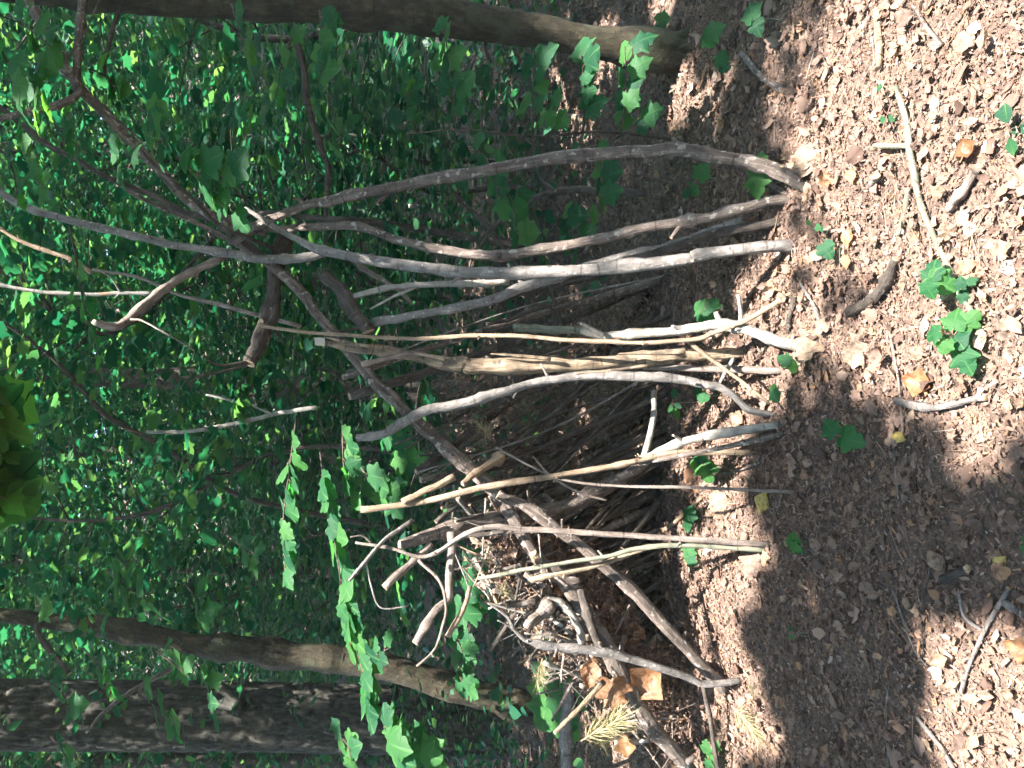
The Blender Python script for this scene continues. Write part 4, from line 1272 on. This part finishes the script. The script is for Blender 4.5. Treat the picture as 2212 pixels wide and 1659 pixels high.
seedling('bright seedling at the silvery stick foot', [(1700, 778, 32), (1715, 785, 32)], (1745, 782))
seedling('small bright leaf pair at the forked foot of the pale wand', [(1668, 852, 34), (1672, 838, 20)], (1700, 852))
seedling('three-leaved seedling in the shade below the hooked stick', [(1712, 1165, 34), (1722, 1182, 30), (1705, 1180, 28)], (1745, 1175))
seedling('seedling between the two thin sticks at the low end', [(1480, 1195, 36), (1490, 1210, 34)], (1530, 1200))
seedling('leafy seedling growing in the den mouth', [(1498, 1005, 44), (1520, 1020, 50), (1510, 985, 36), (1545, 1010, 36)], (1580, 1010))
seedling('seedling standing under the bow', [(1500, 850, 34), (1522, 858, 30)], (1560, 855))
seedling('small seedling on the sun strip', [(1702, 1362, 22), (1712, 1375, 22)], (1735, 1368), oval=True)
seedling('single green leaf at the right edge of the picture', [(2198, 1182, 50), (2215, 1165, 40)], (2230, 1180), oval=True)
seedling('tiny green sprout under the smooth grey stick', [(1745, 485, 22), (1770, 495, 20)], (1790, 490), oval=True)
seedling('thin green sprout in the litter near the side stub', [(1895, 190, 26), (1902, 255, 24), (1925, 255, 22)], (1945, 235), oval=True)
seedling('leafy shade seedling behind the bottom pole', [(1490, 1110, 36), (1478, 1135, 30)], (1530, 1120))
seedling('bright plant at the right edge in the strongest sun', [(2170, 250, 50), (2195, 280, 50), (2180, 310, 44)], (2225, 280), oval=True)
seedling('dark green tuft of leaves at the bottom edge', [(1520, 1620, 34), (1540, 1640, 36), (1525, 1655, 30), (1550, 1610, 26)], (1585, 1630))
seedling('small seedling left of the smooth trunk foot', [(1430, 45, 46), (1420, 60, 36)], (1480, 50))


def spray(root, path, d0, d1, n, px0, px1, tilt=0.35, name='twig', w=5, droop=0.15, mat='dark', facing=None, spread=1.0):
    p3, tt = path3(path, d0, d1)
    k = len(p3)
    tw = tube(name, p3, [max(0.0012, 0.5 * w * (1 - 0.6 * i / (k - 1)) * t) for i, t in enumerate(tt)], mat, root, 6, 4, 0.04, 1, 0.1)
    C = catmull(np.array([(*p, t) for p, t in zip(p3, tt)]), 8)
    for i in range(n):
        f = 0.12 + 0.88 * (i + 0.5) / n
        j = min(int(f * (len(C) - 1)), len(C) - 2)
        c = Vector(C[j, :3]); t = C[j, 3]
        T = Vector(C[j + 1, :3] - C[j, :3]).normalized()
        side = T.cross(Vector((0, 0, 1)))
        if side.length < 0.2:
            a = random.uniform(0, 6.28); side = Vector((math.cos(a), math.sin(a), 0))
        side.normalize()
        sg = 1 if i % 2 else -1
        s = random.uniform(px0, px1) * t
        hd = T * random.uniform(0.2, 0.9) + side * sg * random.uniform(0.5, 1.2) * spread + Vector((0, 0, -droop + random.gauss(0, 0.12)))
        hd.normalize()
        nrm = Vector((random.gauss(0, 0.22), -tilt + random.gauss(0, 0.25), 1))
        b = c + hd * s * random.uniform(0.15, 0.5) + Vector((0, 0, random.gauss(0, 0.01)))
        leaf_part(tw, b, nrm, hd, s)
        if (b - c).length > 0.012:
            tube('leaf_stalk', [c, (c + b) / 2 + Vector((0, 0, 0.004)), b], [0.0012, 0.001, 0.001], 'redtwig', tw, 4, 2, 0.0, 0, 0.0)


def leafy(name, label, org, group=None, cat='branch'):
    return thing(name, label, cat, org, group)


# sapling with big leaves in flat layers, in front of the smooth trunk
g = ground_at(1440, 300)
sap = thing('maple_sapling', 'maple sapling with large dark leaves in layers between the smooth trunk and the arched stick', 'sapling', (g.x, g.y, float(hgt(g.x, g.y))))
p3, tt = path3([(1450, 300), (1300, 285), (1150, 295), (1000, 280), (880, 290)], 3.25, 3.1)
tube('stem', p3, [0.007, 0.006, 0.005, 0.004, 0.003], 'dark', sap, 8, 5, 0.05, 3, 0.2)
for (pth, n, dd) in (([(985, 280), (975, 180), (960, 60)], 11, 3.1), ([(1010, 290), (1060, 360), (1075, 430)], 8, 3.0), ([(1150, 300), (1150, 200), (1155, 110)], 9, 3.05), ([(1040, 285), (1045, 210), (1040, 150)], 6, 3.2),
                     ([(1260, 290), (1262, 200), (1255, 120)], 9, 3.0), ([(1280, 290), (1300, 380), (1290, 450)], 8, 3.0), ([(1340, 290), (1352, 200), (1350, 100)], 8, 2.95), ([(1170, 300), (1180, 250), (1200, 235)], 5, 2.95),
                     ([(1200, 440), (1225, 480), (1250, 540)], 6, 3.5), ([(1120, 400), (1110, 460), (1120, 520)], 5, 3.4), ([(900, 290), (880, 220), (870, 150)], 7, 3.2), ([(1330, 300), (1370, 270), (1385, 235)], 5, 3.0)):
    spray(sap, pth, dd + 0.05, dd - 0.05, n, 34, 58, 0.4)

# leaves round the forked limb in the upper left
up = leafy('maple_branch', 'leafy maple branch spreading around the forked limb', at(160, 60, 3.0)[0])
for (pth, n, a, b, dd) in (([(20, 30), (60, 60), (110, 100)], 7, 44, 60, 2.9), ([(80, 120), (75, 180), (60, 240)], 8, 46, 64, 2.85), ([(200, 150), (240, 175), (260, 220)], 7, 40, 56, 3.1), ([(300, 220), (320, 270), (340, 310)], 6, 50, 70, 2.9),
                           ([(40, 280), (60, 330), (70, 390)], 8, 40, 58, 3.0), ([(220, 320), (250, 345), (290, 370)], 5, 46, 60, 2.75), ([(380, 340), (430, 375), (500, 400)], 9, 54, 80, 2.9), ([(120, 270), (150, 300), (190, 330)], 6, 36, 50, 3.1),
                           ([(0, 100), (20, 150), (30, 220)], 6, 50, 70, 2.7), ([(500, 10), (515, 60), (520, 110)], 6, 44, 56, 2.9), ([(690, 20), (695, 90), (690, 170)], 9, 46, 64, 2.9), ([(640, 60), (610, 130), (600, 200)], 6, 36, 50, 3.3),
                           ([(430, 410), (470, 430), (510, 440)], 4, 44, 60, 3.0), ([(0, 320), (25, 360), (40, 430)], 6, 36, 50, 3.2)):
    spray(up, pth, dd, dd - 0.1, n, a, b, 0.5)

# chain of leaves hanging in front at the left
ch = leafy('maple_branch', 'thin hanging branch with a row of leaves at the left of the hooked limb', at(150, 500, 2.9)[0])
spray(ch, [(150, 490), (165, 560), (180, 650), (205, 740), (240, 850)], 2.9, 2.8, 13, 30, 50, 0.15, spread=0.5)

# near dark leaves at the left edge
nd_ = leafy('maple_branch', 'big dark near leaves cut off by the left edge', at(0, 930, 1.35)[0])
spray(nd_, [(-90, 740), (-50, 850), (-40, 960), (-30, 1070)], 1.40, 1.34, 22, 80, 120, -0.1, spread=0.6)
spray(nd_, [(-80, 780), (-45, 900), (-35, 1040)], 1.46, 1.40, 18, 80, 120, -0.1, spread=0.6)

# sunlit maple branch above the low end of the den
lit = leafy('maple_branch', 'bright sunlit maple branch hanging in a line above the low end of the den', at(680, 960, 4.0)[0])
spray(lit, [(640, 900), (625, 1020), (612, 1130), (618, 1250)], 4.0, 3.9, 20, 34, 54, 0.3, spread=0.6)
spray(lit, [(690, 960), (705, 1080), (725, 1180), (740, 1290), (752, 1360)], 3.95, 3.8, 36, 40, 62, 0.3, spread=0.7)
spray(lit, [(745, 1280), (765, 1380), (785, 1460), (795, 1530)], 3.8, 3.7, 26, 42, 66, 0.35, spread=0.7)
spray(lit, [(740, 900), (742, 1000), (755, 1080)], 4.0, 3.9, 16, 36, 52, 0.3, spread=0.7)

# cluster in the sun at the bottom edge
cl = leafy('maple_branch', 'cluster of bright yellow-green maple leaves at the bottom edge', at(860, 1640, 4.2)[0])
spray(cl, [(900, 1680), (860, 1630), (830, 1570)], 4.3, 4.2, 13, 50, 74, 0.6)
spray(cl, [(900, 1690), (915, 1640), (905, 1610)], 4.25, 4.15, 8, 44, 62, 0.6)
c2 = leafy('maple_branch', 'small bright leaves in front of the crooked tree foot', at(985, 1440, 4.6)[0])
spray(c2, [(1005, 1400), (990, 1450), (1010, 1490)], 4.6, 4.5, 7, 36, 48, 0.6)
c3 = leafy('maple_branch', 'dim leafy twigs in front of the furrowed trunk', at(300, 1500, 4.4)[0])
for (pth, n, a, b) in (([(80, 1460), (130, 1490), (150, 1540)], 7, 36, 54), ([(180, 1400), (215, 1440), (240, 1500)], 7, 36, 54), ([(300, 1500), (345, 1530), (380, 1570)], 6, 40, 56), ([(420, 1430), (450, 1480), (455, 1540)], 6, 36, 50),
                       ([(230, 1230), (270, 1265), (310, 1290)], 6, 50, 70), ([(60, 1210), (75, 1270), (80, 1320)], 5, 44, 60), ([(110, 1590), (140, 1630), (160, 1680)], 6, 36, 50), ([(490, 1150), (520, 1180), (545, 1200)], 5, 34, 46),
                       ([(700, 1580), (745, 1600), (760, 1640)], 6, 34, 46), ([(400, 1260), (430, 1300), (450, 1340)], 5, 40, 54), ([(330, 1400), (370, 1430), (400, 1455)], 5, 36, 48), ([(760, 1400), (800, 1420), (840, 1400)], 5, 30, 42)):
    spray(c3, pth, 4.5, 4.3, n, a, b, 0.5)
c4 = leafy('maple_branch', 'shaded leaves hanging between the bow and the long tan stick', at(820, 1000, 3.9)[0])
for (pth, n, a, b) in (([(830, 900), (850, 960), (880, 990)], 7, 44, 60), ([(780, 1010), (810, 1050), (850, 1080)], 7, 44, 60), ([(940, 1000), (980, 1030), (1020, 1040)], 4, 30, 40), ([(1000, 1190), (1010, 1260), (1000, 1330)], 7, 50, 70), ([(1150, 1440), (1180, 1500), (1200, 1560)], 7, 60, 80), ([(960, 1350), (985, 1380), (1000, 1410)], 5, 30, 42)):
    spray(c4, pth, 3.9, 3.8, n, a, b, 0.7)


# ------------------------------------------------------------------ understorey: saplings with flat layers of leaves
def half_leaf():
    V = np.array([(0, 0, 0), (0.28, 0.40, -0.09), (0.66, 0.29, -0.12), (1.0, 0, -0.22), (0.62, -0.30, -0.12), (0.28, -0.40, -0.07)])
    F = np.array([(0, 2, 1), (0, 3, 2), (0, 4, 3), (0, 5, 4)])
    return V, F


def lobed_leaf_low():
    h = [(-0.02, 0.0), (-0.10, 0.30), (0.10, 0.30), (0.42, 0.58), (0.50, 0.28), (0.74, 0.26), (1.0, 0.0)]
    O = np.array(h + [(x, -y) for x, y in h[1:-1]][::-1])
    z = -0.10 * np.abs(O[:, 1]) - 0.18 * np.clip(O[:, 0], 0, None) ** 2
    V = np.vstack([np.column_stack([O, z]), (0.25, 0, 0)])
    n = len(O)
    F = np.array([(i, (i + 1) % n, n) for i in range(n)])[:, [1, 0, 2]]
    return V, F


def sprays_cloud(C, S, n_per, spread, rg, nz_tilt=0.26, tmpl=None):
    """leaves laid in flat fans round centres C (m,3), leaf sizes S (m,)"""
    m = len(C)
    a0 = rg.uniform(0, 2 * np.pi, m)
    pit = rg.normal(size=(m, 2)) * 0.16
    ii = np.repeat(np.arange(m), n_per)
    n = len(ii)
    f = np.tile(np.linspace(-1, 1, n_per), m)
    along = f * spread[ii] + rg.normal(size=n) * 0.05
    lat = rg.uniform(-0.42, 0.42, n) * spread[ii]
    ca, sa = np.cos(a0[ii]), np.sin(a0[ii])
    px = ca * along - sa * lat
    py = sa * along + ca * lat
    pz = pit[ii, 0] * px + pit[ii, 1] * py - 0.12 * (np.abs(f) ** 2) * spread[ii] + rg.normal(size=n) * 0.025
    pos = C[ii] + np.column_stack([px, py, pz])
    nr = np.column_stack([rg.normal(size=n) * nz_tilt - pit[ii, 0], rg.normal(size=n) * nz_tilt - pit[ii, 1], np.ones(n)])
    hd = np.column_stack([ca + rg.normal(size=n) * 0.9, sa + rg.normal(size=n) * 0.9, -0.35 + rg.normal(size=n) * 0.2])
    R = frames(nr, hd)
    return pos, R, S[ii] * rg.uniform(0.5, 1.3, n)


# proto saplings: thing > trunk, crown
def sapling_meshes(k):
    rg = np.random.default_rng(900 + k)
    h = rg.uniform(3.2, 4.6)
    pts = np.array([(0, 0, 0)] + [(rg.normal() * 0.10 * z, rg.normal() * 0.10 * z, z) for z in np.linspace(0.5, h, 6)])
    rad = np.linspace(0.028, 0.005, 7) * rg.uniform(0.7, 1.3)
    C = catmull(np.column_stack([pts, rad]), 5)
    V, F, UV, MI = tube_arrays(C[:, :3], C[:, 3], 7, 0.05, 4, k, 0.2)
    # side twigs
    cen = []
    base = len(V)
    Vs, Fs, UVs, MIs = [V], list(F), [UV], list(MI)
    for i in range(34):
        z = rg.uniform(0.30, 1.0)
        p = C[int(z * (len(C) - 1)), :3]
        a = rg.uniform(0, 6.28); L = rg.uniform(0.4, 1.15) * (1.25 - z * 0.6)
        e = p + np.array([math.cos(a) * L, math.sin(a) * L, rg.uniform(-0.05, 0.25)])
        tc = catmull(np.array([(*p, 0.006), (*((p + e) / 2 + (0, 0, 0.05)), 0.004), (*e, 0.0015)]), 3)
        v, f, u, mi = tube_arrays(tc[:, :3], tc[:, 3], 5, 0.0, 0, i, 0.1)
        Fs += [tuple(x + base for x in q) for q in f]; Vs.append(v); UVs.append(u); MIs += mi; base += len(v)
        cen.append(p * 0.35 + e * 0.65); cen.append(e)
    trunk = quadtri_mesh('trunk', np.vstack(Vs), Fs, np.vstack(UVs), MIs, [M['dark'], M['dark']])
    cen = np.array(cen)
    tV, tF = lobed_leaf_low()
    pos, R, S = sprays_cloud(cen, rg.uniform(0.075, 0.115, len(cen)), 12, rg.uniform(0.2, 0.4, len(cen)), rg)
    V, F = batch(tV, tF, pos, R, S)
    crown = mesh_np('crown', V, F, M['leaf_mass'])
    return trunk, crown


PROTO = [sapling_meshes(k) for k in range(5)]
SAPL = [(-1.5, 7.2, 'leafy sapling between the crooked tree and the den'), (-0.7, 5.4, 'leafy sapling behind the bow stick'), (0.15, 6.2, 'leafy sapling behind the stick crossing'),
        (0.95, 5.0, 'leafy sapling behind the forked limb'), (1.6, 6.0, 'leafy sapling behind the arched stick'), (2.5, 5.0, 'leafy sapling behind the smooth trunk'), (-5.4, 9.6, 'far leafy sapling beyond the furrowed trunk'),
        (-2.1, 8.4, 'far leafy sapling behind the crooked tree'), (-0.4, 8.2, 'far leafy sapling left of the dark straight trunk'), (0.9, 8.0, 'far leafy sapling behind the wavy reddish stick'), (2.3, 7.6, 'far leafy sapling beyond the arched stick'), (3.6, 7.0, 'far leafy sapling at the top edge of the picture')]
for k, (x, y, lab) in enumerate(SAPL):
    tr, cr = PROTO[k % 5]
    root = thing('maple_sapling', lab, 'sapling', (x, y, float(hgt(x, y)) - 0.02), 'leafy saplings behind the den')
    q = Quaternion((0, 0, 1), random.uniform(0, 6.28))
    s = random.uniform(0.9, 1.25)
    link('trunk', tr, root, (0, 0, 0), q, s)
    link('crown', cr, root, (0, 0, 0), q, s)

# the mass of leaves further back
def understorey():
    rg = np.random.default_rng(77)
    Vs, Fs = [], []
    base = 0
    for (m, y0, y1, s0, s1, npers, sp) in ((3600, 5.6, 12, 0.05, 0.13, 12, 0.36), (0, 4.3, 8.0, 0.05, 0.10, 11, 0.30), (9600, 11, 22, 0.07, 0.17, 12, 0.55), (5400, 20, 38, 0.24, 0.44, 13, 1.1)):
        shrub = m == 0
        m = 950 if shrub else m
        y = y0 + (y1 - y0) * rg.random(m) ** 0.8
        x = rg.uniform(-1, 1, m) * (0.56 * y + 1.5)
        top = 1.5 + 0.50 * y + 1.0
        z = rg.random(m)
        low = hgt(x, y) + 0.25
        if shrub:
            low = low - 0.15; top = low + 1.25
        z = low + (top - low) * z ** 0.9
        keep = rg.random(m) < np.clip(0.40 + (z - low) * 0.55, 0, 1)
        if shrub:
            keep[:] = vnoise(x + 20, y, 0.9) > -0.45
        u = x / y
        keep &= ~((y < 8.2) & (u > -0.56) & (u < -0.31) & (z > 1.3) & (rg.random(m) < 0.9))
        x, y, z = x[keep], y[keep], z[keep]
        C = np.column_stack([x, y, z])
        tV, tF = half_leaf()
        pos, R, S = sprays_cloud(C, rg.uniform(s0, s1, len(C)), npers, rg.uniform(0.7, 1.4, len(C)) * sp, rg, 0.30)
        V, F = batch(tV, tF, pos, R, S)
        Vs.append(V); Fs.append(F + base); base += len(V)
    return mesh_np('understorey_leaves', np.concatenate(Vs), np.concatenate(Fs), M['leaf_mass'])


o = link('understorey_leaves', understorey())
tag(o, 'dense mass of green leaves filling the wood behind', 'foliage', None, 'stuff')

# the wood behind and beside the photographer, out of view, added to cut low sky light
def surround():
    rg = np.random.default_rng(78)
    m = 5200
    a = rg.uniform(0, 2 * np.pi, m)
    r = rg.uniform(6.5, 13, m)
    x, y = np.sin(a) * r, np.cos(a) * r
    keep = (y < 4.5) & ~((y > 0) & (np.abs(x) < 0.62 * y + 2.2))
    x, y = x[keep], y[keep]
    m = len(x)
    z = 0.4 + 8.5 * rg.random(m) ** 0.9
    # the sun comes in over the lower leaves: keep its way to the den and the clearing open
    k = z / -SUN_DIR.z
    gx, gy = x + SUN_DIR.x * k, y + SUN_DIR.y * k
    keep = ~((np.abs(gx) < 3.5) & (gy > 0) & (gy < 9))
    C = np.column_stack([x, y, z])[keep]
    tV, tF = half_leaf()
    pos, R, S = sprays_cloud(C, rg.uniform(0.16, 0.30, len(C)), 12, rg.uniform(0.5, 1.0, len(C)), rg, 0.6)
    V, F = batch(tV, tF, pos, R, S)
    return mesh_np('surrounding_leaves', V, F, M['leaf_mass'])


o = link('surrounding_leaves', surround())
tag(o, 'unseen green leaves of the wood behind and to either side, added to cut sky light', 'foliage', None, 'stuff')

# ------------------------------------------------------------------ the canopy overhead, with the gaps that let the sun patches in
# each gap: a place that the sun reaches (picture point, distance or 'g') and its radius in metres
GAPS = [(2080, 120, 'g', .38), (2150, 350, 'g', .42), (2020, 300, 'g', .28), (2180, 620, 'g', .36), (2050, 480, 'g', .22), (2180, 820, 'g', .14), (1990, 80, 'g', .25), (2200, 100, 'g', .3),
        (2170, 1600, 'g', .2), (2090, 1610, 'g', .12), (2210, 1540, 'g', .14),
        (1600, 860, 'g', .16), (1640, 760, 'g', .16), (1680, 680, 'g', .12), (1580, 960, 'g', .14), (1560, 1060, 'g', .14), (1600, 1150, 'g', .14), (1590, 1260, 'g', .15), (1560, 1330, 'g', .14), (1745, 1300, 'g', -.02),
        (1400, 730, 2.75, .09), (1550, 715, 2.6, .14), (1100, 790, 2.9, .07), (1250, 780, 2.85, .07), (1380, 770, 2.8, .08), (1000, 1060, 2.95, .09), (880, 1090, 2.95, .10),
        (960, 1180, 2.9, 0.22), (900, 1260, 2.9, 0.19), (940, 1330, 2.85, 0.19), (1060, 1170, 2.95, 0.16), (1150, 1180, 3.0, 0.18), (1130, 1290, 2.95, 0.20), (1220, 1330, 2.95, 0.19), (1180, 1400, 2.9, 0.18), (1300, 1500, 2.9, 0.16), (1320, 1570, 2.85, 0.20), (1260, 1420, 2.95, 0.14), (1430, 1490, 2.9, 0.11), (1540, 1470, 2.7, 0.11), (1590, 1560, 2.65, 0.11),
        (1285, 90, 3.25, .08), (1350, 105, 3.25, .10), (1345, 120, 2.95, .14), (1120, 10, 4.5, .25), (1430, 20, 3.6, .12), (1115, 200, 8.0, .3), (1110, 330, 8.0, .3), (1220, 250, 'g', .18), (1280, 260, 'g', .14), (1280, 330, 'g', .15),
        (620, 1060, 3.95, .27), (615, 1170, 3.95, .27), (700, 1060, 3.9, .27), (725, 1180, 3.85, .27), (740, 1260, 3.85, .25), (750, 1340, 3.8, .27), (770, 1430, 3.75, .25), (790, 1510, 3.7, .25), (610, 1230, 3.9, .14), (850, 1600, 4.2, .3), (905, 1620, 4.2, .28), (990, 1450, 4.5, .13), (700, 1410, 6.1, .12), (640, 1405, 6.1, .08), (900, 1455, 6.1, .14), (970, 1478, 6.1, .14),
        (230, 697, 3.1, .07), (290, 670, 3.15, .06), (350, 625, 3.2, .05), (640, 890, 4.8, .10), (560, 900, 4.8, .08), (420, 930, 4.85, .05), (260, 345, 2.75, .05), (150, 632, 4.2, .08), (60, 520, 4.0, .10),
        (700, 230, 7, .3), (780, 270, 7.5, .3), (850, 290, 7.5, .25), (965, 590, 12, .7), (965, 660, 12, .6), (1090, 850, 8.3, .3), (1060, 900, 9, .35), (1020, 780, 9.5, .35), (820, 470, 7, .25), (900, 430, 7, .25), (1000, 590, 10, .4), (760, 1050, 4, .1), (1480, 780, 2.68, .07), (1000, 870, 2.97, .05), (1250, 812, 2.85, .05), (1300, 590, 2.8, .06), (1500, 560, 2.62, .06), (1050, 590, 2.95, .05), (650, 500, 3.12, .05), (720, 490, 3.1, .04)]

# places where the crown is only thin: many small flecks
THIN = [(1740, 150, .34, .14), (1770, 420, .30, .14), (1830, 640, .26, .12), (1860, 250, .3, .10), (1770, 800, .2, .2), (1880, 60, .3, .12), (1960, 760, .2, .2), (1680, 560, .15, .25)]


def canopy():
    rg = np.random.default_rng(31)
    sd = np.array(SUN_DIR)
    gp = []
    for (X, Y, d, r) in GAPS:
        p = at(X, Y, gdist(X, Y) if d == 'g' else d)[0]
        k = -p.z / sd[2]
        gp.append((p.x + sd[0] * k, p.y + sd[1] * k, r))
    gp = np.array(gp)
    n = 310000
    z = rg.uniform(6.2, 11.0, n)
    gx = rg.uniform(-11, 10, n)
    gy = rg.uniform(0.0, 20, n)
    q = n // 10
    gx[:q] = rg.uniform(-2.6, 2.6, q); gy[:q] = rg.uniform(0.4, 5.0, q)
    x = gx - sd[0] * (-z / sd[2]); y = gy - sd[1] * (-z / sd[2])
    S = rg.uniform(0.08, 0.125, n)
    keep = np.ones(n, bool)
    # nothing below the top of the view in front of the camera except at real crown height
    for (px, py, r) in gp:
        ang = np.arctan2(gy - py, gx - px)
        rr = r * (0.92 + 0.3 * np.sin(3 * ang + px * 9) + 0.22 * np.sin(7 * ang + py * 5)) + 0.05
        dd = np.hypot(gx - px, gy - py)
        keep &= (dd > rr) & (rg.random(n) > 0.8 * np.clip(1 - (dd - rr) / (0.5 * abs(r) + 0.05), 0, 1))
    for (X, Y, r, pk) in THIN:
        p = ground_at(X, Y)
        keep &= (np.hypot(gx - p.x, gy - p.y) > r * rg.uniform(0.7, 1.3, n)) | (rg.random(n) < pk)
    # breaks between twigs: thin the crown in clumps, more of them away from the den
    cl = np.sin(gx * 2.3 + 1.1 * np.sin(gy * 1.7)) * np.sin(gy * 2.1 + 1.3 * np.sin(gx * 1.9))
    near = (np.abs(gx) < 2.4) & (gy < 4.6) & (gy > 0.3)
    dens = np.where(near, 1.0, np.where(cl > 0.76, 0.15, 1.0) * np.clip(1.25 - 0.03 * gy, 0.85, 1.0))
    keep &= rg.random(n) < dens
    x, y, z, S = x[keep], y[keep], z[keep], S[keep]
    m = len(x)
    nr = np.column_stack([rg.normal(size=m) * 0.3, rg.normal(size=m) * 0.3, np.ones(m)])
    R = frames(nr, rg.normal(size=(m, 3)))
    tV = np.array([(-0.5, 0, 0), (-0.05, 0.42, -0.05), (0.5, 0, -0.1), (-0.05, -0.42, -0.05)])
    tF = np.array([(0, 2, 1), (0, 3, 2)])
    V, F = batch(tV, tF, np.column_stack([x, y, z]), R, S)
    # the crowns of the trees further off, coarser
    q = 36000
    z2 = rg.uniform(9, 15, q)
    gx2 = rg.uniform(-1, 1, q) * 26; gy2 = rg.uniform(17, 62, q)
    P2 = np.column_stack([gx2 - sd[0] * (-z2 / sd[2]), gy2 - sd[1] * (-z2 / sd[2]), z2 + 0.25 * np.clip(gy2 - 20, 0, None)])
    R2 = frames(np.column_stack([rg.normal(size=q) * 0.3, rg.normal(size=q) * 0.3, np.ones(q)]), rg.normal(size=(q, 3)))
    V2, F2 = batch(tV, tF, P2, R2, rg.uniform(0.3, 0.55, q))
    return mesh_np('tree_canopy', np.vstack([V, V2]), np.vstack([F, F2 + len(V)]), M['leaf_top'])


o = link('tree_canopy', canopy())
tag(o, 'leafy canopy of the wood high overhead', 'foliage', None, 'stuff')

# ------------------------------------------------------------------ damp air under the trees
zs = [v.co.z for v in floor.data.vertices]
x0, x1, y0, y1, z0, z1 = -46, 46, -26, 63, min(zs) - 1.0, max(zs) + 6.0
me = bpy.data.meshes.new('haze')
me.from_pydata([(x0, y0, z0), (x1, y0, z0), (x1, y1, z0), (x0, y1, z0), (x0, y0, z1), (x1, y0, z1), (x1, y1, z1), (x0, y1, z1)], [],
               [(3, 2, 1, 0), (4, 5, 6, 7), (0, 1, 5, 4), (1, 2, 6, 5), (2, 3, 7, 6), (3, 0, 4, 7)])
m = bpy.data.materials.new('haze')
m.use_nodes = True
nt = m.node_tree
nt.nodes.remove(nt.nodes['Principled BSDF'])
pv = nt.nodes.new('ShaderNodeVolumePrincipled')
pv.inputs['Color'].default_value = (0.85, 0.95, 0.93, 1)
pv.inputs['Density'].default_value = 0.0017
nt.links.new(pv.outputs[0], nt.nodes['Material Output'].inputs['Volume'])
me.materials.append(m)
o = link('haze', me)
tag(o, 'thin pale haze in the air under the trees', 'haze', None, 'stuff')
cy.volume_bounces = 0
